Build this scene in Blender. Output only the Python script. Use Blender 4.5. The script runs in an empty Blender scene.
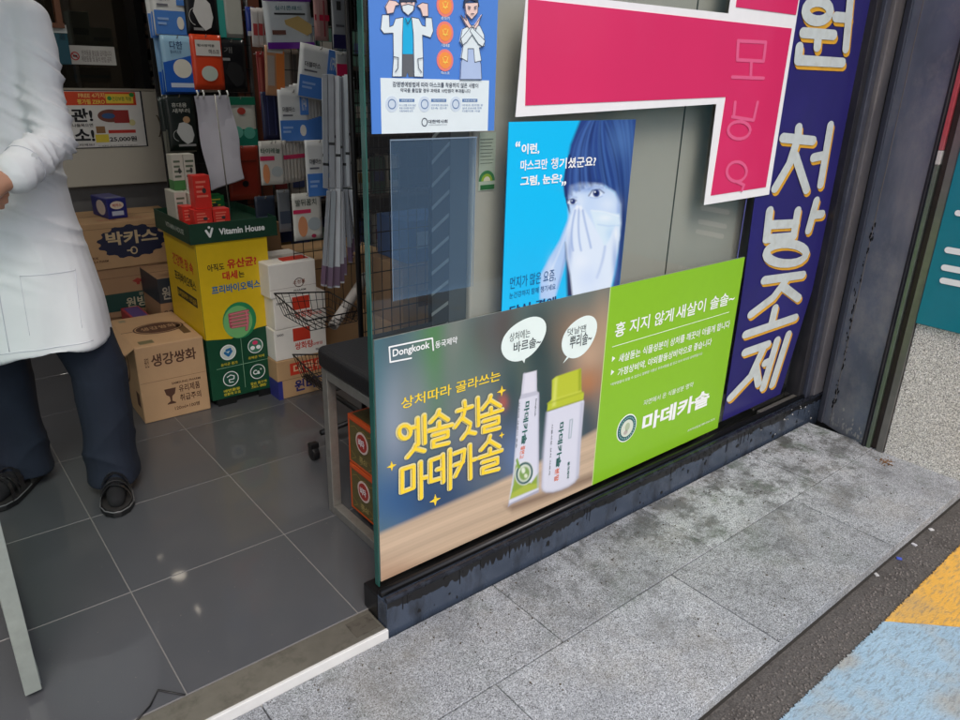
import bpy, bmesh, math, random
import numpy as np
from mathutils import Vector, Matrix
random.seed(7); RNG = np.random.default_rng(5)
SC = bpy.context.scene; COL = SC.collection

# ------------------------------------------------------------------ camera
FPX = 727.168; CP = np.array([-0.3133, -1.8488, 1.3419])
def cam_axes(y, p, r):
    f = np.array([math.sin(y)*math.cos(p), math.cos(y)*math.cos(p), math.sin(p)])
    s = np.cross(f, [0, 0, 1]); s /= np.linalg.norm(s); u = np.cross(s, f)
    return np.array([s*math.cos(r)+u*math.sin(r), -s*math.sin(r)+u*math.cos(r), f])
CM = cam_axes(0.69348, -0.37038, 0.02755)
def at(x, y, ax, v):
    """point of the plane axis=v that a survey sight line (photo pixel) meets"""
    d = CM.T @ np.array([(x-480)/FPX, -(y-360)/FPX, 1.0])
    return Vector(CP + (v-CP[ax])/d[ax]*d)
cam = bpy.data.cameras.new('camera'); cam.sensor_width = 36; cam.lens = FPX/960*36
cam.clip_start = 0.05; cam.clip_end = 400
co = bpy.data.objects.new('camera', cam); COL.objects.link(co); SC.camera = co
mw = Matrix.Identity(4)
for i in range(3):
    mw[i][0], mw[i][1], mw[i][2], mw[i][3] = CM[0][i], CM[1][i], -CM[2][i], CP[i]
co.matrix_world = mw

# ------------------------------------------------------------------ light
W = bpy.data.worlds.new('World'); SC.world = W; W.use_nodes = True
nt = W.node_tree; bg = nt.nodes['Background']
sky = nt.nodes.new('ShaderNodeTexSky'); sky.sky_type = 'NISHITA'; sky.sun_disc = False
SUN_EL, SUN_AZ = math.radians(52), math.radians(200)
sky.sun_elevation = SUN_EL; sky.sun_rotation = SUN_AZ
sky.air_density = 1.0; sky.dust_density = 4.0; sky.ozone_density = 1.0
nt.links.new(sky.outputs[0], bg.inputs[0]); bg.inputs[1].default_value = 0.15
sl = bpy.data.lights.new('sun', 'SUN'); sl.energy = 1.0; sl.angle = math.radians(25); sl.color = (1, .97, .93)
so = bpy.data.objects.new('sun', sl); COL.objects.link(so)
dv = Vector((math.sin(SUN_AZ)*math.cos(SUN_EL), math.cos(SUN_AZ)*math.cos(SUN_EL), math.sin(SUN_EL)))
so.rotation_euler = dv.to_track_quat('Z', 'Y').to_euler(); so.location = (0, -8, 12)
SC.view_settings.view_transform = 'Standard'; SC.view_settings.look = 'None'
SC.view_settings.exposure = 0.25; SC.view_settings.gamma = 1.0
SC.cycles.max_bounces = 8; SC.cycles.transparent_max_bounces = 16; SC.cycles.caustics_reflective = False
SC.cycles.sample_clamp_indirect = 6

# ------------------------------------------------------------------ materials
def lin(c):
    return tuple(((v/255)/12.92 if v/255 <= .04045 else ((v/255+.055)/1.055)**2.4) for v in c)
MATS = {}
def mat(name, rgb, rough=.55, metal=0, var=.08, scale=30, bump=0, bscale=200, spec=.5, emit=0, coat=0, dirt=0, dirtcol=(40, 36, 32), dscale=4, streak=None):
    """rgb in display 0-255; slight colour wear, optional bump and dirt patches"""
    if name in MATS: return MATS[name]
    m = bpy.data.materials.new(name); m.use_nodes = True; t = m.node_tree; b = t.nodes['Principled BSDF']
    c = lin(rgb); b.inputs['Roughness'].default_value = rough; b.inputs['Metallic'].default_value = metal
    b.inputs['Specular IOR Level'].default_value = spec; b.inputs['Coat Weight'].default_value = coat
    b.inputs['Coat Roughness'].default_value = .06
    geo = t.nodes.new('ShaderNodeNewGeometry')
    out = None
    n = t.nodes.new('ShaderNodeTexNoise'); n.inputs['Scale'].default_value = scale; n.inputs['Detail'].default_value = 5
    t.links.new(geo.outputs['Position'], n.inputs['Vector'])
    mx = t.nodes.new('ShaderNodeMix'); mx.data_type = 'RGBA'
    mx.inputs['A'].default_value = (*[max(0, v*(1-var*1.6)) for v in c], 1); mx.inputs['B'].default_value = (*[min(1, v*(1+var*1.6)) for v in c], 1)
    t.links.new(n.outputs['Fac'], mx.inputs['Factor']); out = mx.outputs['Result']
    if dirt:
        mp = t.nodes.new('ShaderNodeMapping'); mp.inputs['Scale'].default_value = streak or (1, 1, 1)
        t.links.new(geo.outputs['Position'], mp.inputs['Vector'])
        d = t.nodes.new('ShaderNodeTexNoise'); d.inputs['Scale'].default_value = dscale; d.inputs['Detail'].default_value = 9; d.inputs['Roughness'].default_value = .65
        t.links.new(mp.outputs[0], d.inputs['Vector'])
        r = t.nodes.new('ShaderNodeMapRange'); r.inputs['From Min'].default_value = .5; r.inputs['From Max'].default_value = .72; r.inputs['To Max'].default_value = dirt
        t.links.new(d.outputs['Fac'], r.inputs['Value'])
        m2 = t.nodes.new('ShaderNodeMix'); m2.data_type = 'RGBA'; t.links.new(r.outputs[0], m2.inputs['Factor'])
        t.links.new(out, m2.inputs['A']); m2.inputs['B'].default_value = (*lin(dirtcol), 1); out = m2.outputs['Result']
        rr = t.nodes.new('ShaderNodeMapRange'); rr.inputs['To Min'].default_value = rough; rr.inputs['To Max'].default_value = min(1, rough+.35)
        t.links.new(r.outputs[0], rr.inputs['Value']); t.links.new(rr.outputs[0], b.inputs['Roughness'])
    t.links.new(out, b.inputs['Base Color'])
    if bump:
        bn = t.nodes.new('ShaderNodeTexNoise'); bn.inputs['Scale'].default_value = bscale; bn.inputs['Detail'].default_value = 4
        t.links.new(geo.outputs['Position'], bn.inputs['Vector'])
        bp = t.nodes.new('ShaderNodeBump'); bp.inputs['Strength'].default_value = bump; bp.inputs['Distance'].default_value = .003
        t.links.new(bn.outputs['Fac'], bp.inputs['Height']); t.links.new(bp.outputs[0], b.inputs['Normal'])
    if emit:
        b.inputs['Emission Color'].default_value = (*c, 1); b.inputs['Emission Strength'].default_value = emit
    MATS[name] = m; return m
def pm(rgb, rough=.45, **k):          # plain printed/plastic colour
    return mat('print_%d_%d_%d_%d' % (*rgb, int(rough*100)), rgb, rough, var=k.pop('var', .03), **k)
def glassy(name, tint, fac, rough=.02, alpha_tint=(1, 1, 1), body=0.0, bodycol=(.6, .7, .7)):
    m = bpy.data.materials.new(name); m.use_nodes = True; t = m.node_tree; t.nodes.clear()
    o = t.nodes.new('ShaderNodeOutputMaterial'); tr = t.nodes.new('ShaderNodeBsdfTransparent'); tr.inputs[0].default_value = (*tint, 1)
    gl = t.nodes.new('ShaderNodeBsdfGlossy'); gl.inputs['Roughness'].default_value = rough
    fr = t.nodes.new('ShaderNodeFresnel'); fr.inputs[0].default_value = 1.5
    mul = t.nodes.new('ShaderNodeMath'); mul.operation = 'MULTIPLY'; mul.inputs[1].default_value = fac; mul.use_clamp = True
    gm = t.nodes.new('ShaderNodeNewGeometry'); inv = t.nodes.new('ShaderNodeMath'); inv.operation = 'SUBTRACT'; inv.inputs[0].default_value = 1; t.links.new(gm.outputs['Backfacing'], inv.inputs[1])
    mf = t.nodes.new('ShaderNodeMath'); mf.operation = 'MULTIPLY'; t.links.new(fr.outputs[0], mf.inputs[0]); t.links.new(inv.outputs[0], mf.inputs[1]); t.links.new(mf.outputs[0], mul.inputs[0])
    src = tr.outputs[0]
    if body:
        df = t.nodes.new('ShaderNodeBsdfDiffuse'); df.inputs[0].default_value = (*bodycol, 1)
        mb = t.nodes.new('ShaderNodeMixShader'); mb.inputs[0].default_value = body
        t.links.new(tr.outputs[0], mb.inputs[1]); t.links.new(df.outputs[0], mb.inputs[2]); src = mb.outputs[0]
    mx = t.nodes.new('ShaderNodeMixShader'); t.links.new(mul.outputs[0], mx.inputs[0]); t.links.new(src, mx.inputs[1]); t.links.new(gl.outputs[0], mx.inputs[2])
    t.links.new(mx.outputs[0], o.inputs[0]); MATS[name] = m; return m
def vcol_mat(name, rough=.35, coat=0):
    m = bpy.data.materials.new(name); m.use_nodes = True; t = m.node_tree; b = t.nodes['Principled BSDF']
    a = t.nodes.new('ShaderNodeAttribute'); a.attribute_name = 'ink'; t.links.new(a.outputs['Color'], b.inputs['Base Color'])
    b.inputs['Roughness'].default_value = rough; b.inputs['Coat Weight'].default_value = coat; return m

# ------------------------------------------------------------------ mesh helpers
class MB:
    def __init__(s): s.v = []; s.f = []
    def add(s, vs, fs):
        o = len(s.v); s.v += [tuple(v) for v in vs]; s.f += [tuple(i+o for i in f) for f in fs]; return s
    def box(s, c, d, M=None):
        x, y, z = [k/2 for k in d]
        vs = [Vector((sx*x, sy*y, sz*z)) for sx in (-1, 1) for sy in (-1, 1) for sz in (-1, 1)]
        if M is not None: vs = [M @ v for v in vs]
        vs = [v+Vector(c) for v in vs]
        return s.add(vs, [(0, 1, 3, 2), (4, 6, 7, 5), (0, 4, 5, 1), (2, 3, 7, 6), (0, 2, 6, 4), (1, 5, 7, 3)])
    def bx(s, x0, x1, y0, y1, z0, z1): return s.box(((x0+x1)/2, (y0+y1)/2, (z0+z1)/2), (x1-x0, y1-y0, z1-z0))
    def prism(s, pts, vec):
        n = len(pts); vec = Vector(vec); p = [Vector(q) for q in pts]
        s.add(p+[q+vec for q in p], [tuple(range(n))[::-1], tuple(range(n, 2*n))] + [(i, (i+1) % n, (i+1) % n+n, i+n) for i in range(n)]); return s
    def tube(s, path, r, n=8, closed=False):
        P = [Vector(p) for p in path]; rings = []
        rr = r if isinstance(r, (list, tuple)) else [r]*len(P); up = None
        for i, p in enumerate(P):
            if closed: d = P[(i+1) % len(P)]-P[i-1]
            else: d = P[min(i+1, len(P)-1)]-P[max(i-1, 0)]
            d.normalize()
            if up is None: up = d.orthogonal().normalized()
            up = (up-d*up.dot(d)).normalized() if (up-d*up.dot(d)).length > 1e-6 else d.orthogonal().normalized()
            w = d.cross(up)
            rings.append([p+(up*math.cos(a)+w*math.sin(a))*rr[i] for a in [2*math.pi*k/n for k in range(n)]])
        fs = []; m = len(P)
        for i in range(m if closed else m-1):
            for k in range(n):
                a, b = i*n+k, i*n+(k+1) % n; c, d2 = ((i+1) % m)*n+(k+1) % n, ((i+1) % m)*n+k
                fs.append((a, b, c, d2))
        if not closed: fs += [tuple(range(n))[::-1], tuple(range((m-1)*n, m*n))]
        return s.add([v for R in rings for v in R], fs)
    def lathe(s, c, prof, n=20, ax='z'):
        vs = []
        for (r, h) in prof:
            for k in range(n):
                a = 2*math.pi*k/n
                v = (r*math.cos(a), r*math.sin(a), h)
                if ax == 'x': v = (h, v[0], v[1])
                if ax == 'y': v = (v[0], h, v[1])
                vs.append(Vector(v)+Vector(c))
        fs = [(i*n+k, i*n+(k+1) % n, (i+1)*n+(k+1) % n, (i+1)*n+k) for i in range(len(prof)-1) for k in range(n)]
        fs += [tuple(range(n))[::-1], tuple(range((len(prof)-1)*n, len(prof)*n))]
        return s.add(vs, fs)
    def build(s, name, m, parent=None, bevel=0, smooth=False, kind=None, label=None, seg=2):
        me = bpy.data.meshes.new(name); org = Vector((0, 0, 0))
        if parent is None and s.v:                                 # origin at the base of the thing
            a = np.array(s.v); org = Vector(((a[:, 0].min()+a[:, 0].max())/2, (a[:, 1].min()+a[:, 1].max())/2, a[:, 2].min()))
        elif parent is not None: org = wloc(parent)
        me.from_pydata([tuple(Vector(v)-org) for v in s.v], [], s.f)
        bm = bmesh.new(); bm.from_mesh(me); bmesh.ops.recalc_face_normals(bm, faces=bm.faces); bm.to_mesh(me); bm.free()
        for mm in (m if isinstance(m, (list, tuple)) else [m]): me.materials.append(mm)
        o = bpy.data.objects.new(name, me); COL.objects.link(o)
        if parent is None: o.location = org
        else: o.parent = parent
        if bevel:
            bv = o.modifiers.new('bevel', 'BEVEL'); bv.width = bevel; bv.segments = seg; bv.limit_method = 'ANGLE'; bv.angle_limit = .6
        if smooth:
            for p in me.polygons: p.use_smooth = True
        if kind: o['kind'] = kind
        if label: o['label'] = label
        return o
def wloc(o):
    v = Vector(o.location)
    while o.parent is not None: o = o.parent; v = v+Vector(o.location)
    return v
def tag(o, label, cat, group=None, kind=None):
    o['label'] = label; o['category'] = cat
    if group: o['group'] = group
    if kind: o['kind'] = kind
    return o
def thing(name, loc, label, cat, group=None):
    o = bpy.data.objects.new(name, None); COL.objects.link(o); o.location = loc; o.empty_display_size = .05
    return tag(o, label, cat, group)
def bmx(x0, x1, y0, y1, z0, z1): return MB().bx(x0, x1, y0, y1, z0, z1)

# a face: origin, unit axes; flat print on it
class Face:
    def __init__(s, O, u, v, parent):
        s.O = Vector(O); s.u = Vector(u).normalized(); s.v = Vector(v).normalized(); s.n = s.u.cross(s.v); s.p = parent
    def P(s, a, b, h=0): return s.O+s.u*a+s.v*b+s.n*h
    def rect(s, a0, b0, a1, b1, m, h=.0008, name='printed_panel'):
        mb = MB(); mb.prism([s.P(a0, b0, h*.2), s.P(a1, b0, h*.2), s.P(a1, b1, h*.2), s.P(a0, b1, h*.2)], s.n*h*.8); return mb.build(name, m, s.p)
    def poly(s, pts, m, h=.0008, name='printed_shape'):
        mb = MB(); mb.prism([s.P(a, b, h*.2) for a, b in pts], s.n*h*.8); return mb.build(name, m, s.p)
    def disc(s, a, b, ra, rb, m, h=.0008, name='printed_disc', n=28, a0=0):
        return s.poly([(a+ra*math.cos(2*math.pi*k/n), b+rb*math.sin(2*math.pi*k/n)) for k in range(n)], m, h, name)
    def ring(s, a, b, ra, rb, w, m, h=.0011, n=32, name='printed_ring'):
        mb = MB(); vs = []
        for k in range(n):
            t = 2*math.pi*k/n
            for q in (0, w): vs.append(s.P(a+(ra-q)*math.cos(t), b+(rb-q)*math.sin(t), h))
        mb.add(vs, [(2*k, 2*k+1, (2*k+3) % (2*n), (2*k+2) % (2*n)) for k in range(n)]); return mb.build(name, m, s.p)
    def strokes(s, lines, w, m, h=.0012, name='lettering', off=(0, 0), step=.00004, kx=1.0):
        mb = MB(); n = 10; k = 0
        for L in lines:
            for i in range(len(L)-1):
                a = Vector(((L[i][0]+off[0])/kx, L[i][1]+off[1])); b = Vector(((L[i+1][0]+off[0])/kx, L[i+1][1]+off[1]))
                d = b-a
                ang = math.atan2(d.y, d.x) if d.length > 1e-7 else 0
                pts = [(b.x+w/2*math.cos(ang-math.pi/2+math.pi*j/n), b.y+w/2*math.sin(ang-math.pi/2+math.pi*j/n)) for j in range(n+1)]
                pts += [(a.x+w/2*math.cos(ang+math.pi/2+math.pi*j/n), a.y+w/2*math.sin(ang+math.pi/2+math.pi*j/n)) for j in range(n+1)]
                hh = h+k*step; k += 1
                mb.add([s.P(x*kx, y, hh) for x, y in pts], [tuple(range(len(pts)))])
        return mb.build(name, m, s.p)
    def text(s, txt, a0, b0, w, h, m, bold=0, hh=.0012, name='lettering', shear=0):
        me = bpy.data.meshes.new(name); me.materials.append(m); org = wloc(s.p)
        o = bpy.data.objects.new(name, me); COL.objects.link(o); o.parent = s.p
        bold = min((0, .012, .022, .034), key=lambda q: abs(q-bold))
        TEXTS.setdefault(bold, []).append((txt, me, Vector(s.O), Vector(s.u), Vector(s.v), Vector(s.n), a0, b0, w, h, hh, shear, org)); return o
TEXTS = {}
def set_type():
    """one text block per weight is typeset, then cut into its lines"""
    for bold, L in TEXTS.items():
        uniq = list(dict.fromkeys(q[0] for q in L))
        c = bpy.data.curves.new('typeset', 'FONT'); c.body = '\n'.join(uniq); c.offset = bold; c.resolution_u = 3; c.space_line = 2.0
        o = bpy.data.objects.new('typeset', c); COL.objects.link(o)
        dg = bpy.context.evaluated_depsgraph_get(); ev = o.evaluated_get(dg); me = ev.to_mesh()
        n = len(me.vertices); V = np.empty(n*3, np.float32); me.vertices.foreach_get('co', V); V = V.reshape(-1, 3)[:, :2].copy()
        k = np.round((.33-V[:, 1])/2).astype(int); F = [[] for _ in uniq]
        for p in me.polygons:
            f = tuple(p.vertices); F[min(max(k[f[0]], 0), len(uniq)-1)].append(f)
        ev.to_mesh_clear(); bpy.data.objects.remove(o); G = {}
        for i, t_ in enumerate(uniq):
            idx = np.unique(np.array([q for f in F[i] for q in f], int)); re = {int(q): j for j, q in enumerate(idx)}
            W_ = V[idx]; W_ = W_-W_.min(0); G[t_] = (W_, [tuple(re[q] for q in f) for f in F[i]], np.maximum(W_.max(0), 1e-5))
        for (t_, me2, O, u, v, nn, a0, b0, w, h, hh, sh, org) in L:
            W_, Fs, mx = G[t_]; aa = a0+W_[:, 0]/mx[0]*w+sh*W_[:, 1]/mx[1]*h; bb = b0+W_[:, 1]/mx[1]*h
            P3 = np.array(O+nn*hh-org)[None]+aa[:, None]*np.array(u)[None]+bb[:, None]*np.array(v)[None]
            me2.from_pydata(P3.tolist(), [], Fs); me2.update()

# ------------------------------------------------------------------ common materials
M_KRAFT = mat('kraft_cardboard', (186, 150, 110), .8, var=.07, scale=14, bump=.15, bscale=90)
M_KRAFT2 = mat('kraft_cardboard_dark', (166, 130, 96), .8, var=.08, scale=11, bump=.15, bscale=90)
M_BLACKMETAL = mat('black_metal', (28, 28, 30), .4, .3)
M_STEEL = mat('brushed_steel', (158, 156, 150), .38, .65, var=.08, scale=60, dirt=.35, dirtcol=(90, 86, 78), dscale=9)
M_WHITE = pm((232, 232, 230), .5)
M_INK = pm((24, 24, 28), .5)
M_PLASTER = mat('plaster', (150, 148, 142), .8, var=.05, scale=3)
WHITE_P = pm((238, 240, 242), .4)

# ================================================================== SETTING
def struct(name, mb, m, **k): return mb.build(name, m, kind='structure', **k)
# street ground sheet
m = mat('asphalt', (88, 85, 82), .9, var=.6, scale=230, bump=1.0, bscale=150, dirt=.6, dirtcol=(52, 46, 42), dscale=7)
struct('street', MB().bx(-60, 60, -60, -1.19, -.50, -.085), m)
# real small stones in the gutter asphalt
mb = MB()
for i in range(5200):
    x = random.uniform(.3, 4.2); y = -1.215-abs(random.gauss(0, .10)); r = random.uniform(.0010, .0032)
    if y < -1.75: continue
    a = random.random()*3
    mb.box((x, y, -.085+r*.2), (r*2, r*1.6, r*1.4), Matrix.Rotation(a, 3, 'Z') @ Matrix.Rotation(a*2, 3, 'X'))
g = mb.build('gutter_grit', mat('grit', (106, 102, 98), .9, var=.7, scale=90), kind='stuff')
# painted street markings, broken paint
def paint_mat(name, rgb, worn):
    m = mat(name, rgb, .75, var=.12, scale=20, bump=.9, bscale=220)
    t = m.node_tree; b = t.nodes['Principled BSDF']; geo = [n for n in t.nodes if n.type == 'NEW_GEOMETRY'][0]
    mp = t.nodes.new('ShaderNodeMapping'); mp.inputs['Scale'].default_value = (26, 120, 1); mp.inputs['Rotation'].default_value = (0, 0, .5); t.links.new(geo.outputs['Position'], mp.inputs[0])
    n = t.nodes.new('ShaderNodeTexNoise'); n.inputs['Scale'].default_value = 1; n.inputs['Detail'].default_value = 8; n.inputs['Roughness'].default_value = .7
    t.links.new(mp.outputs[0], n.inputs['Vector'])
    r = t.nodes.new('ShaderNodeMapRange'); r.inputs['From Min'].default_value = .50; r.inputs['From Max'].default_value = .60; t.links.new(n.outputs['Fac'], r.inputs['Value'])
    n2 = t.nodes.new('ShaderNodeTexNoise'); n2.inputs['Scale'].default_value = 5; n2.inputs['Detail'].default_value = 6; t.links.new(geo.outputs['Position'], n2.inputs['Vector'])
    r2 = t.nodes.new('ShaderNodeMapRange'); r2.inputs['From Min'].default_value = .52; r2.inputs['From Max'].default_value = .75; t.links.new(n2.outputs['Fac'], r2.inputs['Value'])
    old = b.inputs['Base Color'].links[0].from_socket
    m0 = t.nodes.new('ShaderNodeMix'); m0.data_type = 'RGBA'; t.links.new(r2.outputs[0], m0.inputs['Factor']); t.links.new(old, m0.inputs['A']); m0.inputs['B'].default_value = (*lin(worn), 1)
    mm = t.nodes.new('ShaderNodeMath'); mm.operation = 'MULTIPLY'; mm.inputs[1].default_value = .45; t.links.new(r.outputs[0], mm.inputs[0])
    m1 = t.nodes.new('ShaderNodeMix'); m1.data_type = 'RGBA'; t.links.new(mm.outputs[0], m1.inputs['Factor']); t.links.new(m0.outputs['Result'], m1.inputs['A']); m1.inputs['B'].default_value = (*lin((112, 110, 108)), 1)
    t.links.new(m1.outputs['Result'], b.inputs['Base Color']); return m
def ragged(p0, p1, n, amp):
    out = []
    for i in range(n):
        t = i/n; p = Vector(p0).lerp(Vector(p1), t); out.append(p+Vector((random.uniform(-amp, amp)*.3, random.uniform(-amp, amp), 0)))
    return out
zt = -.083
A = at(778, 722, 2, zt); B = at(884, 622, 2, zt); Cc = at(962, 544, 2, zt); D = at(962, 628, 2, zt)
dirx = (Cc-B)/(Cc.x-B.x)
F_ = Vector((4.3, Cc.y-.0, zt)); G_ = Vector((4.3, -3.2, zt)); Hh = Vector((.2, -3.2, zt)); I_ = Vector((.55, A.y, zt))
bd = (D-B).normalized()
Dy = B+bd*2.2
mb = MB(); mb.prism(ragged(I_, A, 60, .0035)+ragged(A, B, 260, .0032)+ragged(B, Dy, 80, .002)+[Vector((Dy.x, -3.2, zt)), Hh], (0, 0, .003))
struct('blue_road_paint', mb, paint_mat('road_paint_blue', (156, 186, 206), (168, 152, 124)))
mb = MB(); mb.prism(ragged(B, Cc, 260, .0030)+[Cc, F_, Vector((4.3, -2.4, zt)), Dy+Vector((0, .002, 0))]+[p+Vector((.001, .001, 0)) for p in ragged(Dy, B, 80, .002)], (0, 0, .0034))
struct('yellow_road_paint', mb, paint_mat('road_paint_yellow', (230, 176, 76), (186, 156, 104)))
# debris on the gutter
for (x, y, c) in ((899, 559, (70, 90, 190)), (914, 545, (200, 200, 205)), (931, 530, (205, 205, 205)), (876, 575, (190, 190, 190))):
    p = at(x, y, 2, -.085)
    o = MB().box((p.x, p.y, -.083), (.012, .016, .004), Matrix.Rotation(x, 3, 'Z')).build('litter_scrap', pm(c), bevel=.001)
    tag(o, {899: 'small blue scrap of litter in the asphalt gutter', 914: 'white paper scrap beside the blue scrap in the gutter', 931: 'white scrap of litter nearest the far kerb end', 876: 'grey scrap of litter nearer the camera in the gutter'}[x], 'litter')

# granite pavement slabs
def granite(name, base, rough=.72, stain=1.0, cx=(0, 0)):
    m = bpy.data.materials.new(name); m.use_nodes = True; t = m.node_tree; b = t.nodes['Principled BSDF']; b.inputs['Roughness'].default_value = rough
    geo = t.nodes.new('ShaderNodeNewGeometry'); oi = t.nodes.new('ShaderNodeObjectInfo')
    v1 = t.nodes.new('ShaderNodeTexVoronoi'); v1.inputs['Scale'].default_value = 500; t.links.new(geo.outputs['Position'], v1.inputs['Vector'])
    n1 = t.nodes.new('ShaderNodeTexNoise'); n1.inputs['Scale'].default_value = 300; n1.inputs['Detail'].default_value = 3; t.links.new(geo.outputs['Position'], n1.inputs['Vector'])
    cr = t.nodes.new('ShaderNodeValToRGB'); e = cr.color_ramp.elements
    b0 = lin(base); e[0].position = 0; e[0].color = (*[v*.16 for v in b0], 1); e[1].position = 1; e[1].color = (*[min(1, v*2.0) for v in b0], 1)
    for p, k in ((.14, .4), (.30, .85), (.60, 1.08), (.85, 1.45)):
        q = e.new(p); q.color = (*[min(1, v*k) for v in b0], 1)
    sep = t.nodes.new('ShaderNodeSeparateColor'); t.links.new(v1.outputs['Color'], sep.inputs[0]); t.links.new(sep.outputs[0], cr.inputs[0])
    cur = cr.outputs[0]
    def blend(scale, lo, hi, col, amt, detail=9, mapping=None, mask=None):
        nonlocal cur
        n = t.nodes.new('ShaderNodeTexNoise'); n.inputs['Scale'].default_value = scale; n.inputs['Detail'].default_value = detail; n.inputs['Roughness'].default_value = .72
        if mapping:
            mp = t.nodes.new('ShaderNodeMapping'); mp.inputs['Location'].default_value = mapping; t.links.new(geo.outputs['Position'], mp.inputs[0]); t.links.new(mp.outputs[0], n.inputs['Vector'])
        else: t.links.new(geo.outputs['Position'], n.inputs['Vector'])
        r = t.nodes.new('ShaderNodeMapRange'); r.inputs['From Min'].default_value = lo; r.inputs['From Max'].default_value = hi; r.inputs['To Max'].default_value = amt; t.links.new(n.outputs['Fac'], r.inputs['Value'])
        f = r.outputs[0]
        if mask is not None:
            mm = t.nodes.new('ShaderNodeMath'); mm.operation = 'MULTIPLY'; t.links.new(f, mm.inputs[0]); t.links.new(mask, mm.inputs[1]); f = mm.outputs[0]
        mx = t.nodes.new('ShaderNodeMix'); mx.data_type = 'RGBA'; t.links.new(f, mx.inputs['Factor']); t.links.new(cur, mx.inputs['A']); mx.inputs['B'].default_value = (*lin(col), 1); cur = mx.outputs['Result']
    if stain:
        sx = t.nodes.new('ShaderNodeSeparateXYZ'); t.links.new(geo.outputs['Position'], sx.inputs[0])
        # more grime towards the wall foot (y high) and the sheltered far end
        mr = t.nodes.new('ShaderNodeMapRange'); mr.inputs['From Min'].default_value = -1.15; mr.inputs['From Max'].default_value = -.60; mr.inputs['To Min'].default_value = .25; mr.inputs['To Max'].default_value = 1; t.links.new(sx.outputs[1], mr.inputs['Value'])
        mr2 = t.nodes.new('ShaderNodeMapRange'); mr2.inputs['From Min'].default_value = .7; mr2.inputs['From Max'].default_value = 1.6; mr2.inputs['To Min'].default_value = .45; mr2.inputs['To Max'].default_value = 1.25; t.links.new(sx.outputs[0], mr2.inputs['Value'])
        mm3 = t.nodes.new('ShaderNodeMath'); mm3.operation = 'MULTIPLY'; t.links.new(mr.outputs[0], mm3.inputs[0]); t.links.new(mr2.outputs[0], mm3.inputs[1]); mr = mm3
        blend(6, .49, .60, (60, 61, 58), .7*stain, mask=mr.outputs[0])
        blend(26, .52, .62, (60, 61, 58), .6*stain, mapping=(3, 1, 0), mask=mr.outputs[0])
        blend(2.4, .50, .70, (150, 142, 124), .35*stain, mapping=(7, 2, 0))
        blend(6.0, .54, .66, (58, 78, 52), .55*stain, mapping=(1.3, 4, 0), mask=mr.outputs[0])
        blend(1.7, .45, .75, (100, 104, 110), .5*stain, mapping=(11, 5, 0))
    hsv = t.nodes.new('ShaderNodeHueSaturation'); r3 = t.nodes.new('ShaderNodeMapRange'); r3.inputs['To Min'].default_value = .84; r3.inputs['To Max'].default_value = 1.14; t.links.new(oi.outputs['Random'], r3.inputs['Value'])
    t.links.new(r3.outputs[0], hsv.inputs['Value']); t.links.new(cur, hsv.inputs['Color']); t.links.new(hsv.outputs[0], b.inputs['Base Color'])
    bp = t.nodes.new('ShaderNodeBump'); bp.inputs['Strength'].default_value = .35; bp.inputs['Distance'].default_value = .0015; t.links.new(n1.outputs['Fac'], bp.inputs['Height']); t.links.new(bp.outputs[0], b.inputs['Normal'])
    return m
M_GRAN = granite('pavement_granite', (159, 163, 168))
pave = MB().bx(-3.2, 2.64, -1.19, -.53, -.16, -.062).build('pavement', mat('mortar', (48, 45, 41), .9, var=.2, scale=60, bump=.6), kind='structure')
gap = .0030
def slab(x0, x1, y0, y1):
    dz = random.uniform(-.0012, .0012)
    mb = MB().bx(x0+gap/2, x1-gap/2, y0+gap/2, y1-gap/2, -.0615, -.025+dz)
    mb.build('paving_slab', M_GRAN, pave, bevel=.0022)
xs1 = [-3.2, -2.45, -1.75, -1.05, -.35, .13, .832, 1.50, 2.16, 2.64]
xs2 = [-3.2, -2.1, -1.45, -.75, -.02, .60, 1.288, 1.98, 2.64]
for a, b in zip(xs1, xs1[1:]): slab(a, b, -.842, -.555)
for a, b in zip(xs2, xs2[1:]): slab(a, b, -1.195, -.842)

# shop floor with tiles
m_grout = mat('grout', (122, 120, 118), .8, var=.1, scale=40)
floor = MB().bx(-2.4, 4.0, -.452, 4.3, -.12, -.0009).build('shop_floor', m_grout, kind='structure')
m = bpy.data.materials.new('dark_floor_tile'); m.use_nodes = True; t = m.node_tree; b = t.nodes['Principled BSDF']
geo = t.nodes.new('ShaderNodeNewGeometry'); oi = t.nodes.new('ShaderNodeObjectInfo')
n = t.nodes.new('ShaderNodeTexNoise'); n.inputs['Scale'].default_value = 600; n.inputs['Detail'].default_value = 2; t.links.new(geo.outputs['Position'], n.inputs['Vector'])
n2 = t.nodes.new('ShaderNodeTexNoise'); n2.inputs['Scale'].default_value = 5; n2.inputs['Detail'].default_value = 6; t.links.new(geo.outputs['Position'], n2.inputs['Vector'])
mx = t.nodes.new('ShaderNodeMix'); mx.data_type = 'RGBA'; mx.inputs['A'].default_value = (*lin((60, 62, 66)), 1); mx.inputs['B'].default_value = (*lin((88, 90, 94)), 1); t.links.new(n.outputs['Fac'], mx.inputs['Factor'])
mx2 = t.nodes.new('ShaderNodeMix'); mx2.data_type = 'RGBA'; t.links.new(mx.outputs['Result'], mx2.inputs['A']); mx2.inputs['B'].default_value = (*lin((100, 97, 95)), 1)
r = t.nodes.new('ShaderNodeMapRange'); r.inputs['From Min'].default_value = .45; r.inputs['From Max'].default_value = .75; r.inputs['To Max'].default_value = .12; t.links.new(n2.outputs['Fac'], r.inputs['Value']); t.links.new(r.outputs[0], mx2.inputs['Factor'])
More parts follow.
